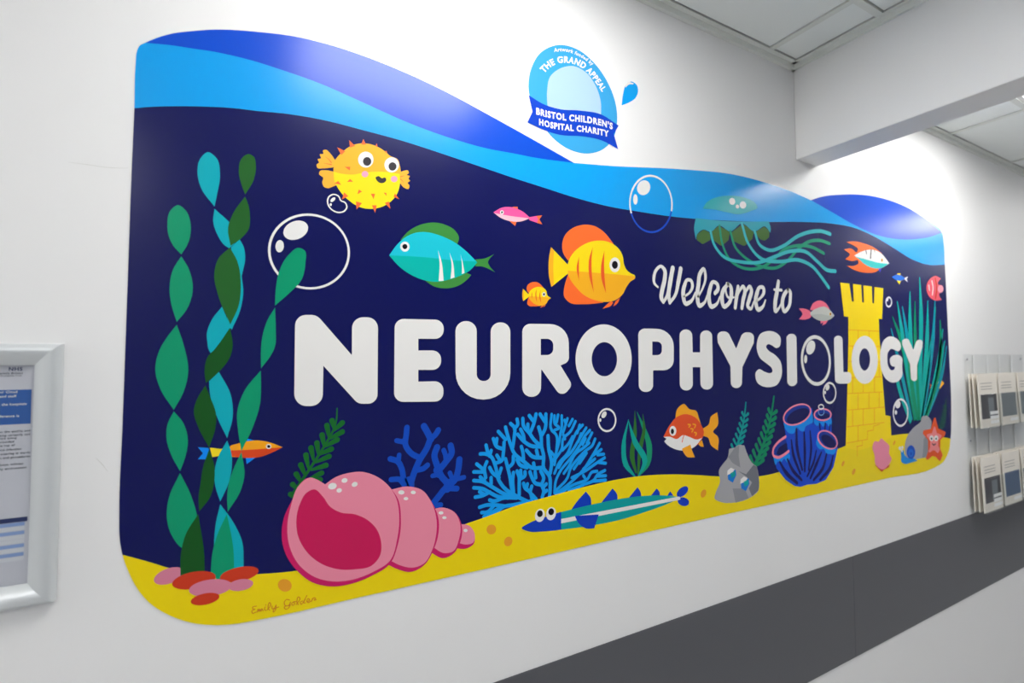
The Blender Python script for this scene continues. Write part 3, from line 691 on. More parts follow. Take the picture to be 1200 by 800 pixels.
for p in ((333,140,24,18,-15),(401,108,17,13,-15),(371,164,15,12,-15),(458,130,17,13,-25),(720,175,17,12,0),(787,175,14,10,0),(746,210,13,9,0),(943,290,13,9,0),(962,317,12,8,0),(1081,389,11,9,0)):
    Art().el(*p[:4], white, 56, p[4], J).build('dot', f, 'white dot')

# --- long blue fish
I = T(600, 560, 5.4545); bf = vinyl('fish_royal', (6, 60, 190)); tq = vinyl('fish_teal', (0, 160, 160))
f = Art().sm([(305,217,1),(500,170),(700,130),(850,112),(980,110),(1076,122,1),(1000,160),(850,215),(700,262),(500,303),(305,329,1)], tq, 40, I).build('long_fish', mural, 'long blue and teal fish lying on the sand')
Art().sm([(60,320),(110,285),(200,250),(312,214,1),(312,328,1),(200,339),(100,338)], bf, 42, I).build('head', f, 'dark blue head')
Art().rp([(312,260),(1068,116,8),(1076,136,8),(312,288)], white, 42, I).build('stripe', f, 'white side stripe')
Art().sm([(398,240,1),(552,231,1),(523,320,1),(470,320),(425,290)], bf, 44, I).build('fin', f, 'blue side fin')
for q in ([(375,202,1),(420,140),(470,85,1),(500,125),(505,172,1)],[(565,160,1),(640,65,1),(668,100),(672,140,1)],[(740,130,1),(800,57,1),(820,90),(824,122,1)],[(885,112,1),(922,65,1),(940,88),(942,112,1)],[(990,112,1),(1008,83,1),(1030,112,1)]):
    Art().sm(q, bf, 38, I).build('fin', f, 'blue pointed back fin')
Art().el(1087, 86, 44, 25, bf, 38, -42, I).el(1093, 150, 37, 27, bf, 38, 15, I).build('tail_fin', f, 'blue two lobed tail')
for cx, cy, px_, py_ in ((176,237,176,226),(247,226,248,214)):
    Art().el(cx, cy, 31, 42, white, 45, 12, I).el(px_, py_, 18, 22, black, 46, 10, I).build('eye', f)

# --- kelp tuft
N_ = T(600, 400, 4); k1, k2, k3 = vinyl('kelp_teal', (0, 160, 148)), vinyl('kelp_green', (10, 146, 104)), vinyl('kelp_olive', (44, 110, 40))
f = Art().stroke([(590,632),(635,570),(642,490),(618,410),(585,330)], [6,22,26,16,2], k2, 10, N_).build('kelp', mural, 'tuft of teal and green kelp on the sand')
Art().stroke([(590,620),(600,500),(618,410),(612,340)], [8,20,14,2], k3, 13, N_).build('leaf', f, 'olive leaf')
Art().stroke([(580,612),(562,540),(575,430),(575,325)], [8,22,18,2], k3, 12, N_).build('leaf', f, 'olive leaf')
Art().stroke([(575,632),(532,575),(522,490),(545,365)], [6,22,20,2], k1, 15, N_).build('leaf', f, 'teal leaf')
Art().stroke([(592,630),(622,560),(575,470),(545,372)], [4,24,22,2], k1, 16, N_).build('leaf', f, 'teal leaf')

# --- goldfish
H = T(760, 460, 5.714); gd = vinyl('goldfish_fin', (248, 170, 34)); gr = vinyl('goldfish_red', (230, 84, 40))
f = Art().sm([(98,293,1),(140,215),(190,160),(245,143),(310,165),(350,215),(368,265),(352,315),(300,365),(240,386),(170,375),(120,345),(102,325,1),(118,308,1)], gr, 32, H).build('goldfish', mural, 'orange red goldfish with a white belly facing left')
Art().sm([(98,295,1),(140,294),(185,310),(230,283),(270,295),(320,313),(357,302,1),(300,365),(240,386),(170,375),(120,345),(102,325,1),(118,308,1)], white, 33, H).build('belly', f, 'white belly')
Art().sm([(176,180,1),(192,105),(235,75),(272,110),(315,120),(335,170),(355,235,1),(300,190,1),(240,165)], gd, 30, H).build('fin', f, 'amber back fin')
Art().sm([(362,240,1),(400,212),(415,160),(458,130,1),(460,220),(430,262),(460,292),(462,386,1),(415,350),(395,300),(362,288,1)], gd, 30, H).build('tail_fin', f, 'amber forked tail')
Art().sm([(220,375,1),(278,346,1),(290,390),(308,432,1),(255,428),(235,405)], gd, 35, H).build('fin', f, 'amber belly fin')
Art().sm([(328,338,1),(356,318,1),(367,362,1),(345,358)], gd, 30, H).build('fin', f, 'amber rear fin')
Art().el(160, 255, 23, 33, white, 35, 0, H).el(157, 258, 11, 18, black, 36, 0, H).build('eye', f)
for q in ([(262,212),(278,215),(268,230)],[(295,210),(312,215),(305,235)],[(280,240),(296,245),(288,262)],[(305,265),(318,270),(312,285)]): Art().stroke(q, 7, gd, 35, H).build('scale_mark', f, 'amber scale mark')
Art().stroke([(235,284),(228,305),(222,330)], 5, gr, 35, H).build('gill', f, 'red gill line')

# --- grey rock with two plants and crystals
def autofern(a, tip, base, n, ln, wd, m, layer, t, bend=0):
    tip, base = Vector(tip), Vector(base); d = (tip - base); nrm = Vector((-d.y, d.x)).normalized()
    ax = d.normalized()
    pt = lambda s: base + d * s + nrm * bend * math.sin(math.pi * s)
    a.stroke([tuple(pt(s / 6)) for s in range(7)], [wd * 1.2, wd * 0.9, wd * 0.5], m, layer, t)
    for i in range(n):
        s = 0.02 + 0.82 * i / n; p = pt(s); l = ln * (1 - 0.55 * s)
        for sg in (-1, 1):
            q = p + ax * l * 0.75 + nrm * sg * l * 0.62
            a.stroke([tuple(p), tuple(p.lerp(q, 0.5) + ax * -l * 0.05), tuple(q)], [wd * 0.5, wd * 0.8, wd], m, layer, t)
a = Art(); autofern(a, (650,65), (575,400), 7, 54, 14, vinyl('plant_teal', (0, 150, 150)), 12, H, 14); a.build('water_plant', mural, 'teal water plant behind the grey rock')
a = Art(); autofern(a, (838,25), (705,500), 9, 74, 18, vinyl('plant_green', (0, 134, 92)), 12, H, 22); a.build('water_plant', mural, 'green water plant right of the grey rock')
rk, rk2, rk3 = vinyl('rock_grey', (168, 168, 172)), vinyl('rock_shadow_grey', (140, 142, 148)), vinyl('rock_dark_grey', (112, 116, 124))
f = Art().sm([(537,375,1),(575,366),(600,350),(638,352,1),(655,400),(690,468),(724,496,1),(738,600),(733,652),(670,705),(560,735),(480,730),(440,708),(448,665),(475,600),(470,515),(500,470),(524,440)], rk, 40, H).build('rock', mural, 'grey rock with blue crystals')
Art().rp([(575,366),(605,352),(600,420),(612,500),(560,470,8),(530,430)], rk2, 41, H).build('facet', f, 'mid grey upper facet')
Art().rp([(560,640),(580,735),(668,705),(640,640)], rk2, 41, H).build('facet', f, 'mid grey lower facet')
Art().rp([(600,525),(650,545),(700,482),(724,496),(738,600),(733,652),(690,692),(668,640),(690,600),(650,560)], rk3, 41, H).build('facet', f, 'dark grey facet')
for cx, cy in ((553, 549), (641, 607)):
    c_ = Art().rp([(cx-28,cy-28),(cx-5,cy-48),(cx+28,cy-32),(cx+32,cy+2),(cx+8,cy+52),(cx-24,cy+32)], vinyl('crystal_blue', (20, 120, 210)), 43, H).build('crystal', f, 'blue crystal')
    Art().rp([(cx-28,cy-28),(cx-5,cy-48),(cx+20,cy-36),(cx+2,cy-12),(cx-30,cy+2)], white, 45, H).rp([(cx-8,cy-12),(cx+22,cy-26),(cx+26,cy+4),(cx,cy+22)], vinyl('crystal_teal', (0, 160, 160)), 45, H).build('crystal_face', c_, 'white and teal faces')

# --- sandcastle
Fz = T(930, 275, 7.275); cs = vinyl('castle_yellow', (255, 224, 8)); cs2 = vinyl('castle_gold', (255, 224, 0)); ln_ = vinyl('brick_line', (244, 168, 10))
f = Art().poly([Fz(p) for p in ((462,695),(722,712))] + [(1029.6,388),(1033,437),(1037,486.3),(1042.7,487.5),(1044,512),(1030,520),(1005,528),(990.4,524),(992.2,465),(993.6,400)], cs2, 48).build('sandcastle', mural, 'tall yellow sandcastle tower behind the lettering')
Art().rp([(393,408),(470,417),(493,567),(508,569),(502,420),(572,428),(580,575),(596,577),(590,432),(662,441),(668,582),(681,584),(685,446),(760,456),(750,720),(716,714),(462,700),(425,696)], cs, 50, Fz).build('battlements', f, 'crown with four teeth')
a = Art()
rows = [((993.7,386.4),(1029.4,388)),((993.4,405.2),(1031,406)),((993,423.6),(1032.2,423.8)),((992.6,442.4),(1033.6,441.4)),((992.2,461),(1035,459)),((991.8,480.4),(1036.4,476.8)),((991.4,500),(1035.5,494.8)),((991,519),(1016,514.5))]
for p, q in rows: a.stroke([p, q], 0.45, ln_, 51)
for i in range(len(rows) - 1):
    (ax, ay), (bx, by) = rows[i]; (cx, cy), (dx, dy) = rows[i + 1]
    for k in ((0.14, 0.45, 0.78) if i % 2 else (0.3, 0.62, 0.92)):
        xx = 993 + k * 40; x2 = xx - 0.15
        if xx > min(bx, dx): continue
        a.stroke([(xx, ay + (by - ay) * (xx - ax) / (bx - ax)), (x2, cy + (dy - cy) * (x2 - cx) / (dx - cx))], 0.7, ln_, 51)
for p, q in (((1016,514.5),(1016,505)),((1016,505),(1023,503.5)),((1023,503.5),(1023,499)),((1023,499),(1030,497)),((1003,523),(1010,521.5)),((1004,523),(1004,534)),((1010,521.5),(1010,516))): a.stroke([p, q], 0.5, ln_, 51)
a.build('brickwork', f, 'orange brick lines')

# --- tube sponge
O = T(890, 460, 6.667); sb_, sl, sd, sr, si = vinyl('sponge_blue', (8, 70, 205)), vinyl('sponge_light', (0, 140, 236)), vinyl('sponge_dark', (6, 12, 86)), vinyl('sponge_rim', (246, 140, 165)), vinyl('sponge_inner', (14, 50, 150))
f = Art().rp([(98,470,15),(130,590,20),(200,680,20),(270,728,30),(320,734,30),(370,717,20),(440,711,20),(515,680,30),(575,580,20),(608,430,20),(560,350),(558,180),(422,180),(415,260),(408,120),(180,200),(202,330),(120,400,20)], sb_, 40, O).build('tube_sponge', mural, 'dark blue tube sponge with pink rims')
for q in ([(183,235,1),(250,245),(330,220),(405,140,1),(414,200),(412,232),(385,246),(358,262),(340,302),(315,296),(290,272),(262,318),(228,315),(203,290)],[(424,195,1),(450,218),(500,222),(556,195,1),(560,240),(537,262),(520,236),(492,265),(472,240),(450,258),(424,236)],
          [(446,345,1),(470,400),(530,440),(600,438,1),(572,482),(545,478),(520,474),(500,440),(468,440),(440,405)],[(104,500,1),(150,507),(222,462,1),(236,500),(212,542),(190,515),(162,542),(142,535),(125,562)]):
    Art().sm(q, sl, 42, O).build('drip', f, 'light blue scalloped band')
a = Art()
for q, w0 in (([(285,285),(290,430),(330,600)],[14,22,14]),([(345,310),(350,450),(350,610)],[12,20,14]),([(392,300),(400,430),(380,600)],[10,18,12]),([(245,370),(260,480),(315,630)],[10,20,14]),([(215,520),(260,610),(325,680)],[12,20,14]),([(155,540),(205,625),(290,705)],[12,22,16]),
              ([(480,465),(440,560),(395,665)],[10,20,14]),([(520,480),(490,590),(420,680)],[12,20,14]),([(572,490),(545,590),(470,680)],[10,20,14]),([(440,450),(420,540),(370,650)],[8,16,12]),([(465,240),(470,285)],[10,10]),([(510,240),(508,295)],[10,10]),([(548,250),(540,305)],[8,8])):
    a.stroke(q, w0, sd, 43, O)
a.build('groove', f, 'dark vertical grooves')
def opening(cx, cy, rx, ry, rot):
    a = Art().el(cx, cy, rx, ry, sr, 45, rot, O).el(cx, cy, rx - 10, ry - 12, si, 46, rot, O).el(cx + 8, cy + 12, rx - 22, ry - 26, sd, 47, rot, O)
    a.build('opening', f, 'pink rimmed opening')
opening(290, 170, 118, 76, -27); opening(490, 170, 70, 50, 0); opening(528, 367, 90, 64, 40)
Art().rp([(200,345,20),(140,390,20),(105,450,20),(112,492,20),(150,500,20),(222,462)], si, 44, O).rp([(212,385,10),(150,425,10),(125,480,10),(160,488),(215,460)], sd, 45, O).stroke([(200,343),(140,388),(103,445),(108,492),(145,504),(185,485),(224,456)], 13, sr, 46, O).build('opening', f, 'pink rimmed side opening')
bubble(961.5, 476.5, 3.4, 3.3, 0.8, [], 60, label='smaller bubble rising from the sponge')
bubble(961.7, 482.3, 3.7, 4.6, 0.7, [], 58, vinyl('bubble_pale_blue', (110, 160, 225)), label='pale bubble inside the sponge opening')

# --- sea grass, rock, starfish, snail, shell at the right end
P2 = T(1010, 420, 5.714); s1, s2, s3_ = vinyl('grass_teal', (0, 174, 164)), vinyl('grass_green', (0, 146, 104)), vinyl('grass_blue', (0, 152, 170))
gt = [((1043.7,384.5),(1052,420),(1060,455),(1068,492),s3_,3.2),((1045.2,370.7),(1056,400),(1064,445),(1072,492),s2,4),((1050.8,352.7),(1056,385),(1064,440),(1074,490),s1,3.6),((1056.8,358.7),(1062,390),(1067,440),(1074,490),s3_,3.6),((1101.2,374.5),(1102,410),(1096,450),(1084,490),s2,3.6),
      ((1065.8,340.7),(1066,380),(1069,430),(1076,492),s1,4),((1071.5,352.7),(1072,395),(1074,440),(1077,492),s2,3.4),((1095.2,352),(1093,395),(1088,440),(1080,492),s3_,3.4),((1077.2,324.2),(1079,370),(1078,430),(1078,492),s1,4.2),((1086.8,352),(1086,395),(1083,440),(1079,492),s1,4),
      ((1096,360),(1092,400),(1086,440),(1080,492),s2,3.4),((1106.7,398.5),(1101,430),(1093,460),(1084,492),s1,3.6),((1104.5,385),(1099,425),(1091,460),(1082,490),s1,3.4),((1049,428),(1052,450),(1058,470),(1067,495),s1,3.4),((1062,400),(1066,435),(1070,465),(1075,492),s2,4),((1090,400),(1087,430),(1083,460),(1079,490),s1,3.6),((1109,405),(1103,440),(1095,465),(1085,490),s3_,2.6)]
g = None
for k, (p0, p1, p2, p3, m, wd) in enumerate(gt):
    a = Art().stroke([p0, p1, p2, p3], [0.8, wd * 1.12, wd * 1.1, wd * 0.8], m, 32 + (k % 8), cap=False)
    if g is None: g = a.build('sea_grass', mural, 'clump of teal sea grass at the right end')
    else: a.build('blade', g)
f = Art().rp([(500,158,6),(535,148,8),(550,165,8),(522,200,6),(498,200,6)], amber, 30, P2).build('small_orange_fish', mural, 'tiny orange fish by the sea grass')
Art().rp([(447,168),(475,182),(450,202),(460,184)], po, 30, P2).build('tail_fin', f, 'orange tail')
a = Art(); autofern(a, (560,268), (530,470), 6, 26, 7, vinyl('fern_dim', (20, 96, 60)), 10, P2, 3); a.build('fern', mural, 'dim dark green fern by the starfish')
f = Art().sm([(288,640),(308,505),(350,455),(388,425),(400,390),(430,382),(462,420),(458,470),(475,560),(482,640),(400,665),(295,662)], rk, 48, P2).build('rock', mural, 'pale grey rock behind the starfish')
Art().rp([(410,540),(455,470),(475,560),(482,640),(400,665),(408,600)], rk2, 49, P2).build('facet', f, 'darker grey facet')
st = [(485,378),(508,468),(558,490,8),(552,515,8),(522,545),(522,605),(538,645),(520,690,8),(490,656),(468,652),(434,680,8),(424,665,8),(440,620),(440,545),(404,502,8),(408,480,8),(458,470)]
f = Art().rp([(p[0], p[1], 6) for p in st], vinyl('starfish_orange', (232, 88, 38)), 52, P2).build('starfish', mural, 'orange and pink smiling starfish')
Art().rp([(480 + (p[0] - 480) * 0.66, 548 + (p[1] - 548) * 0.62, 5) for p in st], vinyl('starfish_pink', (244, 140, 140)), 53, P2).build('face', f, 'pink face')
for cx in (463, 494): Art().el(cx, 533, 14, 19, white, 55, 0, P2).el(cx, 536, 5, 8, black, 56, 0, P2).build('eye', f)
Art().stroke([(468,570),(478,578),(490,570)], 4, ink, 55, P2).build('mouth', f, 'dark smile')
f = Art().sm([(256,612,1),(276,612,1),(284,645),(306,664),(345,668),(370,683,1),(320,697),(285,704),(264,694),(259,650)], vinyl('snail_blue', (20, 140, 225)), 52, P2).build('snail', mural, 'light blue snail')
Art().el(325, 626, 29, 46, vinyl('snail_shell_blue', (14, 78, 190)), 54, 0, P2).el(325, 632, 17, 27, vinyl('snail_swirl', (30, 110, 215)), 55, 0, P2).el(325, 636, 8, 12, vinyl('snail_shell_blue', (14, 78, 190)), 56, 0, P2).build('snail_shell', f, 'dark blue spiral shell')
Art().stroke([(266,622),(252,600)], 5, white, 54, P2).stroke([(266,622),(268,596)], 5, white, 54, P2).el(251, 600, 9, 12, white, 55, 0, P2).el(268, 594, 7, 10, white, 55, 0, P2).build('feelers', f, 'white feelers')
f = Art().sm([(68,585),(85,552),(108,555),(125,533),(150,553),(178,580),(180,640),(195,670),(182,702),(132,742),(88,706),(82,650)], pink, 53, P2).build('scallop_shell', mural, 'small pink scallop shell')
Art().rp([(80,706),(132,742),(186,706),(176,728),(142,745),(130,758),(108,738)], red, 52, P2).build('shell_base', f, 'red edge')

# ------------------------------------------------------------------ lettering on the mural
A_, B2, C2, D2, E2, F2 = T(335,360,6.667), T(455,360,6.667), T(600,370,8), T(740,375,8), T(870,375,8.89), T(970,375,8.89)
LY = 62
def letter(a, ch): return a.build('letter', mural, 'big white rounded letter %s' % ch)
letter(Art().rp([(72,60,85),(240,60,95),(514,374,2),(516,78,85),(718,78,85),(714,752,85),(562,752,80),(292,456,2),(286,770,95),(64,770,95)], white, LY, A_), 'N')
letter(Art().rp([(48,90,70),(430,98,68),(430,247,68),(232,245),(232,337),(410,337,68),(410,488,68),(232,488),(232,580),(428,576,68),(428,735,68),(43,738,70)], white, LY, B2), 'E')
letter(Art().rp([(522,108,80),(688,108,80),(688,575,52),(797,575,52),(797,118,74),(950,118,74),(950,718,205),(524,720,210)], white, LY, B2), 'U')
letter(Art().rp([(92,74,75),(526,80,190),(530,430,110),(450,464,4),(562,648,60),(462,768,60),(270,498,3),(265,758,85),(92,758,85)], white, LY, C2, holes=[[(265,215,3),(382,215,75),(382,367,75),(265,367,3)]]), 'R')
def oval(t, o, i): return Art().poly(mapz(t, ell(*o, 0, 64)), white, LY, [mapz(t, ell(*i, 0, 48))])
letter(oval(C2, (854,407,263,327), (861,406,119,160)), 'O')
letter(Art().rp([(58,78,62),(391,84,165),(391,470,165),(197,469,10),(197,672,64),(64,672,64)], white, LY, D2, holes=[[(190,200,3),(280,202,60),(280,328,60),(190,328,3)]]), 'P')
letter(Art().rp([(445,88,58),(563,88,58),(568,302,3),(638,302,3),(638,97,55),(750,97,55),(760,650,58),(642,650,58),(640,440,3),(568,440,3),(570,658,60),(448,658,60)], white, LY, D2), 'H')
letter(Art().rp([(796,108,60),(896,104,58),(976,268,4),(1038,112,58),(1145,118,58),(1140,215,30),(1034,440,10),(1028,636,53),(926,636,53),(922,430,10),(804,210,30)], white, LY, D2), 'Y')
letter(Art().sm([(392,235),(385,170),(330,125),(250,115),(180,145),(148,220),(145,310),(175,390),(250,455),(298,498),(305,540),(280,552),(220,535),(170,510),(135,540),(130,590),(150,650),(210,690),(280,697),(350,675),(395,600),(405,500),(390,430),(330,360),(260,310),(240,272),(262,250),(300,262),(350,290),(380,275)], white, LY, E2), 'S')
letter(Art().rp([(452,142,50),(556,142,50),(564,686,50),(462,686,50)], white, LY, E2), 'I')
bubble(955.4, 422.2, 17.5, 29.6, 2.4, [(949.3,407,5,8.4,14),(943.4,420.6,1.8,4.9,2)], LY, rot=-4, label='large bubble standing in for the letter O')
letter(Art().rp([(57,162,46),(147,162,45),(157,540,3),(240,540,40),(240,660,48),(70,662,48)], white, LY, F2), 'L')
Art().el(379, 411, 75, 140, navy, LY - 4, 0, F2, 48).build('letter_centre', mural, 'navy centre of the last letter O')
letter(oval(F2, (379,413,136,249), (378,409,57,116)), 'O')
letter(Art().sm([(752,300),(752,248),(705,188),(640,170),(582,205),(548,290),(540,400),(555,520),(600,612),(660,648),(720,640),(764,590),(769,480),(766,392),(746,370),(676,368),(646,394),(645,450),(665,480),(692,486),(685,512),(655,521),(625,480),(615,400),(625,330),(655,300),(695,312),(732,322)], white, LY, F2), 'G')
letter(Art().rp([(768,198,40),(832,192,34),(885,310,4),(922,204,34),(985,208,34),(980,275,20),(925,470,8),(924,636,34),(862,630,34),(852,460,8),(772,260,20)], white, LY, F2), 'Y')
Sx = T(755, 300, 6.667)
def script(ch, paths, w0=25):
    a = Art()
    for q in paths: a.stroke(q[0] if isinstance(q, tuple) else q, q[1] if isinstance(q, tuple) else w0, white, LY, Sx)
    a.build('script_letter', mural, 'white brush script letter %s' % ch)
script('W', [([(102,242),(76,215),(72,160),(92,105),(125,80),(152,105),(155,180),(135,270),(130,330),(145,360)], [12,18,22,20,18,26,30,30,28,20]), ([(145,360),(170,320),(195,210),(218,95)], [18,20,28,30]), ([(218,95),(200,200),(186,310),(195,365)], [26,30,28,20]), ([(195,365),(235,310),(262,200),(280,100)], [18,20,28,28])])
script('e', [([(305,318),(345,290),(372,235),(358,190),(335,185),(310,230),(300,305),(322,372),(362,352),(394,285)], [12,14,22,20,18,26,30,26,20,10])])
script('l', [([(415,320),(452,250),(474,160),(458,100),(435,130),(418,230),(410,320),(430,388),(462,368),(488,305)], [12,14,20,20,26,28,30,26,18,10])])
script('c', [([(548,290),(570,262),(562,215),(535,202),(508,260),(500,330),(522,395),(558,378),(586,318)], [22,26,22,20,28,30,26,18,10])])
script('o', [([(652,218),(615,262),(602,335),(622,395),(655,370),(676,290),(665,230),(640,215)], [18,26,30,24,22,28,22,16]), ([(638,225),(632,275),(655,325),(696,322)], [10,14,14,10])])
script('m', [([(728,240),(716,320),(706,402)], [22,26,22]), ([(714,360),(738,275),(768,238),(780,262),(768,340),(758,405)], [10,14,20,24,26,22]), ([(765,360),(790,275),(820,238),(832,262),(815,340),(805,395),(825,412),(852,355)], [10,14,20,24,26,22,18,10])])
script('e', [([(872,350),(905,325),(930,280),(922,245),(900,243),(876,290),(866,360),(888,418),(918,400),(942,345)], [12,14,22,20,18,26,28,24,18,10])])
script('t', [([(1043,200),(1032,280),(1018,370),(1022,430),(1045,410),(1062,375)], [22,28,28,22,14,8]), ([(1010,262),(1068,266)], [12,14])])
script('o', [([(1118,262),(1090,300),(1074,375),(1092,432),(1122,400),(1136,330),(1132,275),(1118,262)], [18,24,26,20,20,24,22,18])])
em = vinyl('signature_orange', (214, 130, 30)); a = Art(); S8 = T(280, 670, 10)
for q in ([(205,395),(160,410),(168,432),(190,430),(150,455),(160,480),(200,465)],[(212,466),(225,430),(235,460),(245,430),(258,458),(268,425),(283,452)],[(308,405),(300,440),(318,446)],[(313,383),(316,381)],[(330,442),(372,370),(362,355),(345,430),(360,444)],[(388,395),(390,428),(415,418),(435,382)],[(435,382),(425,445),(402,465),(402,445),(465,405)],
          [(592,325),(560,318),(530,355),(545,392),(590,380),(602,348)],[(602,348),(585,412),(545,432),(530,412),(602,385)],[(640,345),(617,365),(630,387),(652,370),(640,345),(668,345)],[(670,378),(712,300),(700,288),(682,360),(695,378)],[(745,335),(718,352),(728,375),(755,345),(795,272)],[(775,320),(758,358),(778,358)],[(792,345),(828,325),(812,308),(795,335),(812,355),(840,338)],[(848,342),(862,305)],[(855,330),(880,298),(893,302),(882,328),(905,318)]):
    a.stroke(q, 11, em, 24, S8)
a.build('signature', mural, 'small orange handwritten signature on the sand')

# ------------------------------------------------------------------ the round sticker
Rz = T(600, 40, 5.333)
circ = smooth(mapz(Rz, [(103,330),(120,215),(180,115),(290,68),(400,92),(510,178),(600,308),(648,440),(655,560),(632,650),(570,718),(470,746),(370,725),(268,660),(190,565),(128,450)]), True, 6)
lx, lz = wall_at(672, 118)
logo = empty('round_sticker', (lx, 0, lz), 'round sky blue charity sticker with a dark blue ribbon, above the mural', 'sticker')
sk = vinyl('sticker_sky', (56, 162, 222)); rb = vinyl('ribbon_blue', (8, 64, 194)); pale = vinyl('sticker_pale', (172, 204, 234))
film_slab('disc', [Vector(wall_at(*p)) for p in circ], sk, logo, 0.0005)
Art().sm([(218,360),(238,265),(300,215),(380,200),(455,235),(520,320),(553,420),(555,520,1),(540,560),(300,520),(222,470,1)], pale, 6, Rz).build('centre_disc', logo, 'pale blue middle')
Art().sm([(103,382,1),(200,440),(300,470),(420,478),(550,500),(665,572,1),(635,625,1),(662,720,1),(560,665),(450,640),(300,630),(200,600),(95,552,1),(127,485,1)], rb, 10, Rz).build('ribbon', logo, 'dark blue ribbon banner')
a = Art(); text_on_path(a, "BRISTOL CHILDREN'S", [(150,500),(240,524),(340,540),(440,549),(540,567),(628,595)], (41, 38), white, 14, 0.045, t=Rz); a.build('lettering', logo, "white words BRISTOL CHILDREN'S")
a = Art(); text_on_path(a, "HOSPITAL CHARITY", [(168,566),(260,590),(360,603),(480,615),(604,641)], (38, 37), white, 14, 0.045, t=Rz); a.build('lettering', logo, 'white words HOSPITAL CHARITY')
a = Art(); text_on_path(a, "THE GRAND APPEAL", [(200,244),(236,208),(290,182),(352,180),(415,198),(470,240),(520,300),(562,362)], (42, 34), white, 14, 0.04, True, t=Rz); a.build('lettering', logo, 'curved white words THE GRAND APPEAL')
a = Art(); text_on_path(a, "Artwork funded by", [(262,112),(320,108),(380,122),(440,152),(500,197)], (24, 20), white, 14, 0.03, True, t=Rz); a.build('lettering', logo, 'small curved white words Artwork funded by')
lx, lz = wall_at(734, 118)
drop = empty('droplet_sticker', (lx, 0, lz), 'small blue water drop sticker right of the round sticker', 'sticker')
film_slab('drop', [Vector(wall_at(*p)) for p in smooth(mapz(Rz, [(685,445,1),(695,370),(712,318),(745,297),(778,318),(787,358),(770,400),(735,425)]), True, 6)], cyan, drop, 0.0005)
Art().stroke([(708,330),(728,308),(755,310)], [4, 12, 6], white, 6, Rz).build('highlight', drop, 'white highlight')

# ------------------------------------------------------------------ snap frame with notice
fx1, fzt = wall_at(75.5, 403); _, fzb = wall_at(57, 703.5)
fin_x, fin_zt = wall_at(43, 426.5); _, fin_zb = wall_at(30, 684)
FW = 0.028; fx0 = fx1 - 0.262
alu = mat('frame_aluminium', (208, 212, 214), 0.36, 0.5, metal=0.3)
frame = empty('poster_frame', ((fx0 + fx1) / 2, 0, fzb), 'silver snap poster frame on the wall left of the mural', 'frame')
prof = [(0.0, 0.0), (0.0, 0.004), (0.0008, 0.010), (0.003, 0.0135), (0.0065, 0.0152), (0.011, 0.0150), (0.016, 0.0132), (0.021, 0.0102), (0.0255, 0.0066), (FW, 0.0045), (FW, 0.0025)]
def side(name, c0, c1, in0, in1):
    """mitred extrusion: c0,c1 outer corners, in0,in1 inward diagonal directions"""
    bm = bmesh.new(); A = []; Bv = []
    for u_, h_ in prof:
        A.append(bm.verts.new((c0[0] + in0[0] * u_, -h_, c0[1] + in0[1] * u_)))
        Bv.append(bm.verts.new((c1[0] + in1[0] * u_, -h_, c1[1] + in1[1] * u_)))
    n = len(prof)
    for i in range(n - 1): bm.faces.new((A[i], A[i + 1], Bv[i + 1], Bv[i]))
    bm.faces.new((A[-1], A[0], Bv[0], Bv[-1])); bm.faces.new(A[::-1]); bm.faces.new(Bv)
    bmesh.ops.recalc_face_normals(bm, faces=bm.faces)
    o = from_bm(name, bm, alu, frame, (0.5 * (c0[0] + c1[0]), 0, 0.5 * (c0[1] + c1[1])))
    for p in o.data.polygons: p.use_smooth = len(p.vertices) == 4
    o.data.set_sharp_from_angle(angle=math.radians(35)) if hasattr(o.data, 'set_sharp_from_angle') else None
    return o
TLc, TRc, BLc, BRc = (fx0, fzt), (fx1, fzt), (fx0, fzb), (fx1, fzb)
side('frame_rail', TLc, TRc, (1, -1), (-1, -1)); side('frame_rail', BRc, BLc, (-1, 1), (1, 1))
side('frame_rail', TRc, BRc, (-1, -1), (-1, 1)); side('frame_rail', BLc, TLc, (1, 1), (1, -1))
bm = bmesh.new(); box(bm, (fx0 + 0.01, -0.0001, fzb + 0.01), (fx1 - 0.01, -0.0012, fzt - 0.01)); from_bm('back_board', bm, mat('backing_board', (150, 152, 155), 0.7), frame, ((fx0 + fx1) / 2, 0, (fzt + fzb) / 2))
clr = bpy.data.materials.new('clear_cover'); clr.use_nodes = True; nt = clr.node_tree
for n_ in list(nt.nodes): nt.nodes.remove(n_)
om = nt.nodes.new('ShaderNodeOutputMaterial'); ms = nt.nodes.new('ShaderNodeMixShader'); tb = nt.nodes.new('ShaderNodeBsdfTransparent'); gb = nt.nodes.new('ShaderNodeBsdfGlossy'); fr = nt.nodes.new('ShaderNodeFresnel')
tb.inputs[0].default_value = (0.96, 0.97, 0.97, 1); gb.inputs['Roughness'].default_value = 0.08; fr.inputs[0].default_value = 1.45
ge = nt.nodes.new('ShaderNodeNewGeometry'); mm = nt.nodes.new('ShaderNodeMath'); mm.operation = 'MULTIPLY'; iv = nt.nodes.new('ShaderNodeMath'); iv.operation = 'SUBTRACT'; iv.inputs[0].default_value = 1.0
nt.links.new(ge.outputs['Backfacing'], iv.inputs[1]); nt.links.new(iv.outputs[0], mm.inputs[0]); nt.links.new(fr.outputs[0], mm.inputs[1]); nt.links.new(mm.outputs[0], ms.inputs[0])
nt.links.new(tb.outputs[0], ms.inputs[1]); nt.links.new(gb.outputs[0], ms.inputs[2]); nt.links.new(ms.outputs[0], om.inputs[0])
px0, px1, pz0, pz1 = fx0 + 0.016, fx1 - 0.016, fzb + 0.016, fzt - 0.016
notice = empty('printed_notice', ((px0 + px1) / 2, -0.0013, pz0), 'white printed notice with a blue block and table, inside the silver frame', 'notice')
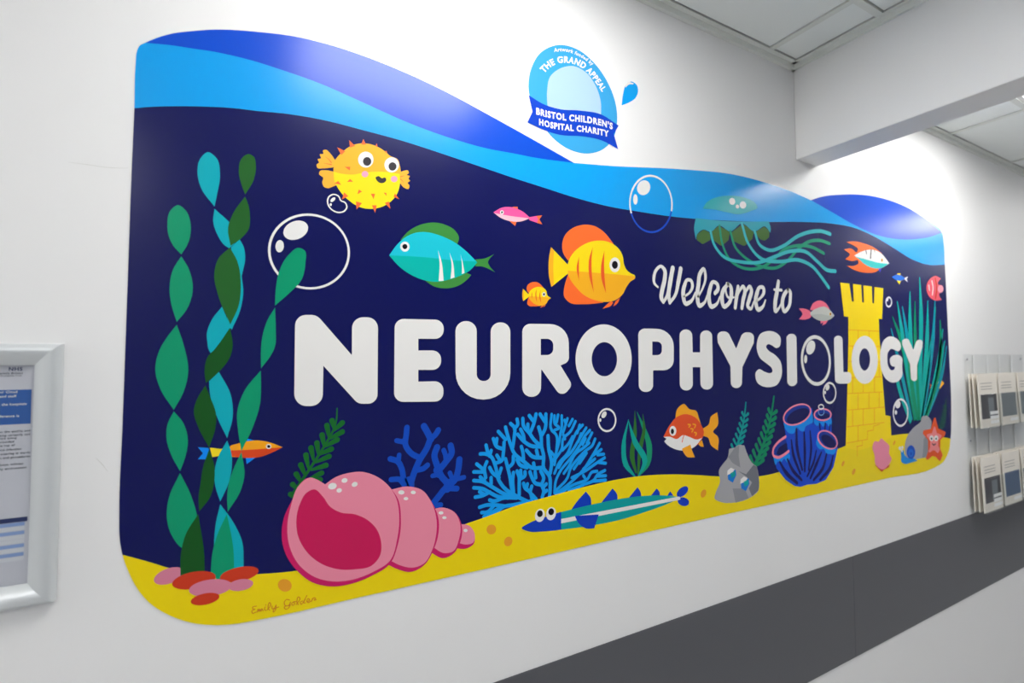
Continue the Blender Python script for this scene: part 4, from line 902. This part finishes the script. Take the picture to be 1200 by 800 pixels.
bm = bmesh.new(); box(bm, (px0, -0.00135, pz0), (px1, -0.00165, pz1)); from_bm('sheet', bm, mat('notice_paper', (206, 205, 214), 0.6), notice, ((px0 + px1) / 2, -0.0013, (pz0 + pz1) / 2))
bm = bmesh.new(); box(bm, (px0, -0.0024, pz0), (px1, -0.0026, pz1)); from_bm('clear_cover', bm, clr, frame, ((px0 + px1) / 2, -0.0025, (pz0 + pz1) / 2))
class Flat(Art):
    def _y(s, layer): return -(0.00170 + layer * 0.00005)
pb, pn, pl, pw, pt = mat('print_blue', (38, 92, 168), 0.5), mat('print_navy', (34, 48, 100), 0.5), mat('print_light_blue', (140, 165, 215), 0.5), mat('print_white', (215, 216, 222), 0.5), mat('print_grey_text', (80, 82, 92), 0.5)
zat = lambda py, x_=36: wall_at(x_, py)[1]
def bar(name, zt_, zb_, m, x0_=None, x1_=None, layer=0, lb=None):
    a = Flat(); x0_ = px0 + 0.004 if x0_ is None else x0_; x1_ = (fin_x - 0.0035) if x1_ is None else x1_
    a.tris([[(x0_, zb_), (x1_, zb_), (x1_, zt_), (x0_, zt_)]], m, layer, True)
    return a.build(name, notice, lb)
bar('header_block', zat(456), zat(496), pb, lb='blue header block')
bar('table_header', zat(604), zat(609.5), pn, lb='navy table heading')
a = Flat(); yy = 610.5; cols = [pl, pw, pl, pw, pw, pw, pl, pw]
tx0 = px0 + 0.004; tx1 = fin_x - 0.006
for i_, m_ in enumerate([pl, pw, pl, pw, pw, pl, pw, pl, pw]):
    a.tris([[(tx0, zat(yy + 4.2, 30)), (tx1, zat(yy + 4.2, 30)), (tx1, zat(yy, 30)), (tx0, zat(yy, 30))]], m_, 1, True); yy += 5
for yy in (618, 633, 639, 644): a.tris([[(tx0, zat(yy + 0.8, 20)), (tx1 - 0.03, zat(yy + 0.8, 20)), (tx1 - 0.03, zat(yy, 20)), (tx0, zat(yy, 20))]], pt, 2, True)
a.build('table_rows', notice, 'blue and white striped table')
def line_text(txt, xr_px, y_px, hpx, m, dark=True, xl=None):
    vs, fs = glyphs(txt, 0.03)
    x1_ = wall_at(xr_px, y_px)[0]; z_ = wall_at(xr_px, y_px)[1]
    h_ = abs(wall_at(xr_px, y_px - hpx)[1] - z_) ; k = h_ / 0.73
    xa = max(v[0] for v in vs); a = Flat(); mi = a.mi(m); y_ = a._y(4)
    vv = [a.bm.verts.new((x1_ - (xa - v[0]) * k, y_, z_ + v[1] * k)) for v in vs]
    for f_ in fs:
        try: a.bm.faces.new([vv[i] for i in f_]).material_index = mi
        except ValueError: pass
    return a.build('text_line', notice)
line_text('NHS', 27, 434, 4.2, pn); line_text('University Hospitals Bristol', 27, 438, 2.4, pt); line_text('NHS Foundation Trust', 26, 440.6, 1.6, pt)
for s_, xr, y_ in (('to our Cloud', 21, 460), ('patients and staff', 20, 465), ('at the hospitals', 32, 474), ('your conference is', 23, 488)): line_text(s_, xr, y_, 2.7, white)
for s_, xr, y_ in (('to the quality and', 36, 505), ('putting certainly and', 36, 509.3), ('we are along', 20, 513.5), ('is provided', 17, 518), ('the top of', 18, 522), ('and infection', 25.5, 526.5), ('wearing in wards', 36, 530.5), ('tion and procedures', 36, 535), ('illness, witness', 28, 543.5), ('safety environment', 32, 548)): line_text(s_, xr, y_, 2.4, pt)

# ------------------------------------------------------------------ leaflet rack with leaflets
rx0 = wall_at(1127.5, 415)[0]; rzt = wall_at(1128, 415)[1]; rzb = wall_at(1134, 602)[1]
acr = bpy.data.materials.new('clear_acrylic'); acr.use_nodes = True; nt = acr.node_tree
for n_ in list(nt.nodes): nt.nodes.remove(n_)
om = nt.nodes.new('ShaderNodeOutputMaterial'); ms = nt.nodes.new('ShaderNodeMixShader'); tb = nt.nodes.new('ShaderNodeBsdfTransparent'); gb = nt.nodes.new('ShaderNodeBsdfGlossy'); lw = nt.nodes.new('ShaderNodeLayerWeight')
tb.inputs[0].default_value = (0.985, 0.99, 0.99, 1); gb.inputs['Roughness'].default_value = 0.12; lw.inputs[0].default_value = 0.14
ge = nt.nodes.new('ShaderNodeNewGeometry'); mm = nt.nodes.new('ShaderNodeMath'); mm.operation = 'MULTIPLY'; iv = nt.nodes.new('ShaderNodeMath'); iv.operation = 'SUBTRACT'; iv.inputs[0].default_value = 1.0
nt.links.new(ge.outputs['Backfacing'], iv.inputs[1]); nt.links.new(iv.outputs[0], mm.inputs[0]); nt.links.new(lw.outputs['Fresnel'], mm.inputs[1]); nt.links.new(mm.outputs[0], ms.inputs[0])
nt.links.new(tb.outputs[0], ms.inputs[1]); nt.links.new(gb.outputs[0], ms.inputs[2]); nt.links.new(ms.outputs[0], om.inputs[0])
PWD = 0.2; NCOL = 3; rx1 = rx0 + 0.012 + PWD * NCOL
rack = empty('leaflet_rack', ((rx0 + rx1) / 2, 0, rzb), 'clear acrylic wall rack of leaflet pockets right of the mural', 'leaflet rack')
bm = bmesh.new(); box(bm, (rx0, -0.0002, rzb), (rx1, -0.0042, rzt)); bev(bm, 0.0008, 1); from_bm('back_panel', bm, acr, rack, ((rx0 + rx1) / 2, 0, (rzb + rzt) / 2))
for kx in (0.35, 1.0, 1.62, 2.3):
    bm = bmesh.new(); xr_ = rx0 + 0.012 + PWD * kx; box(bm, (xr_, -0.0043, rzb + 0.004), (xr_ + 0.012, -0.0062, rzt - 0.004)); bev(bm, 0.0005, 1)
    from_bm('rib', bm, mat('frosted_rib', (228, 230, 230), 0.3), rack, (xr_ + 0.006, -0.005, (rzb + rzt) / 2))
rows_ = [(wall_at(1140, 437)[1], wall_at(1134, 500)[1]), (wall_at(1140, 530)[1], wall_at(1136, 598)[1])]
cream = mat('leaflet_paper', (232, 226, 216), 0.6); edge = mat('leaflet_edge', (214, 206, 194), 0.8); dkp = mat('leaflet_dark_photo', (70, 68, 70), 0.5); gyp = mat('leaflet_grey_photo', (118, 124, 128), 0.5); blp = mat('leaflet_blue_photo', (78, 98, 128), 0.5); txm = mat('leaflet_text', (150, 148, 146), 0.6); wht = mat('leaflet_white_box', (244, 244, 244), 0.5)
random.seed(4)
rown = ['upper', 'lower']; coln = ['left', 'middle', 'right']; posn = ['front', 'second', 'back']
for r_i, (zt_, zb_) in enumerate(rows_):
    for c_i in range(NCOL):
        xa = rx0 + 0.006 + PWD * c_i; xb = xa + PWD - 0.004
        dp = 0.05
        bm = bmesh.new()
        box(bm, (xa, -0.0045, zb_ - 0.004), (xb, -dp, zb_ - 0.001))                         # floor of the pocket
        box(bm, (xa, -dp, zb_ - 0.004), (xb, -dp - 0.0025, zb_ + 0.13))                     # front plate
        box(bm, (xa, -0.0045, zb_ - 0.004), (xa + 0.0025, -dp, zb_ + 0.13))                 # cheeks
        box(bm, (xb - 0.0025, -0.0045, zb_ - 0.004), (xb, -dp, zb_ + 0.13))
        bev(bm, 0.0005, 1)
        from_bm('pocket', bm, acr, rack, ((xa + xb) / 2, -dp / 2, zb_))
        n_l = 3
        for k in range(n_l):
            ty = -0.044 + k * 0.0145; thick = 0.0028
            lx0 = xa + 0.006 + random.uniform(0, 0.002); lx1 = lx0 + 0.18; h_ = 0.21
            root = empty('leaflet', ((lx0 + lx1) / 2, ty, zb_ - 0.0005), '%s leaflet in the %s %s pocket of the clear wall rack' % (posn[k], rown[r_i], coln[c_i]), 'leaflet', 'leaflets in the clear wall rack')
            oy = ty; z0_ = zb_ - 0.0005; lean = 0.006
            bm = bmesh.new(); box(bm, (lx0, oy - thick / 2, z0_), (lx1, oy + thick / 2, z0_ + h_))
            for v_ in bm.verts: v_.co.y += lean * ((v_.co.z - z0_) / h_) * (1 if k < 2 else 0.3)
            from_bm('booklet', bm, cream, root, ((lx0 + lx1) / 2, oy, z0_))
            def pr(x0f, x1f, z0f, z1f, m, name, lb=None, off=0.0003):
                bm = bmesh.new(); kx = lx1 - lx0
                vs_ = []
                for fx, fz in ((x0f, z0f), (x1f, z0f), (x1f, z1f), (x0f, z1f)):
                    vs_.append(bm.verts.new((lx0 + kx * fx, oy - thick / 2 - off + lean * fz * (1 if k < 2 else 0.3), z0_ + h_ * fz)))
                bm.faces.new(vs_); o_ = from_bm(name, bm, m, root, ((lx0 + lx1) / 2, oy, z0_)); 
                if lb: o_['label'] = lb
            if k == 0:
                pic = dkp if c_i == 0 else (gyp if r_i == 0 else blp)
                pr(0.08, 0.92, 0.16, 0.62, pic, 'cover_picture', 'dark cover picture')
                if c_i == 0: pr(0.45, 0.75, 0.2, 0.55, gyp, 'picture_detail', None, 0.0005)
                for q in range(3 if c_i == 0 else 1): pr(0.5, 0.95, 0.06 + q * 0.085, 0.12 + q * 0.085, wht, 'white_box', 'white caption box', 0.0007)
                for zf in (0.82, 0.76, 0.71): pr(0.12, 0.7, zf, zf + 0.012, txm, 'text_bar')
for sx, sz in ((rx0 + 0.03, rzt - 0.02), (rx0 + 0.03, wall_at(1140, 515)[1]), (rx1 - 0.03, rzt - 0.02)):
    bm = bmesh.new(); bmesh.ops.create_cone(bm, cap_ends=True, segments=20, radius1=0.0045, radius2=0.0035, depth=0.002)
    bmesh.ops.rotate(bm, verts=bm.verts, cent=(0, 0, 0), matrix=Matrix.Rotation(math.radians(90), 3, 'X'))
    bmesh.ops.translate(bm, verts=bm.verts, vec=(sx, -0.0052, sz))
    from_bm('screw', bm, mat('screw_steel', (150, 150, 155), 0.3, metal=0.9), rack, (sx, -0.005, sz))

scm = mat('scuff_grey', (205, 204, 200), 0.7)
wf = bpy.data.objects['wall_front']
for q in ([(80,190),(100,192.5),(130,196.5),(150,197)],[(112,536),(120,544),(126,552)]):
    a = Flat(); 
    a._y = lambda layer: -0.00012
    a.stroke(q, [0.3, 0.8, 0.3], scm, 0); a.build('scuff_mark', wf, 'faint scuff')
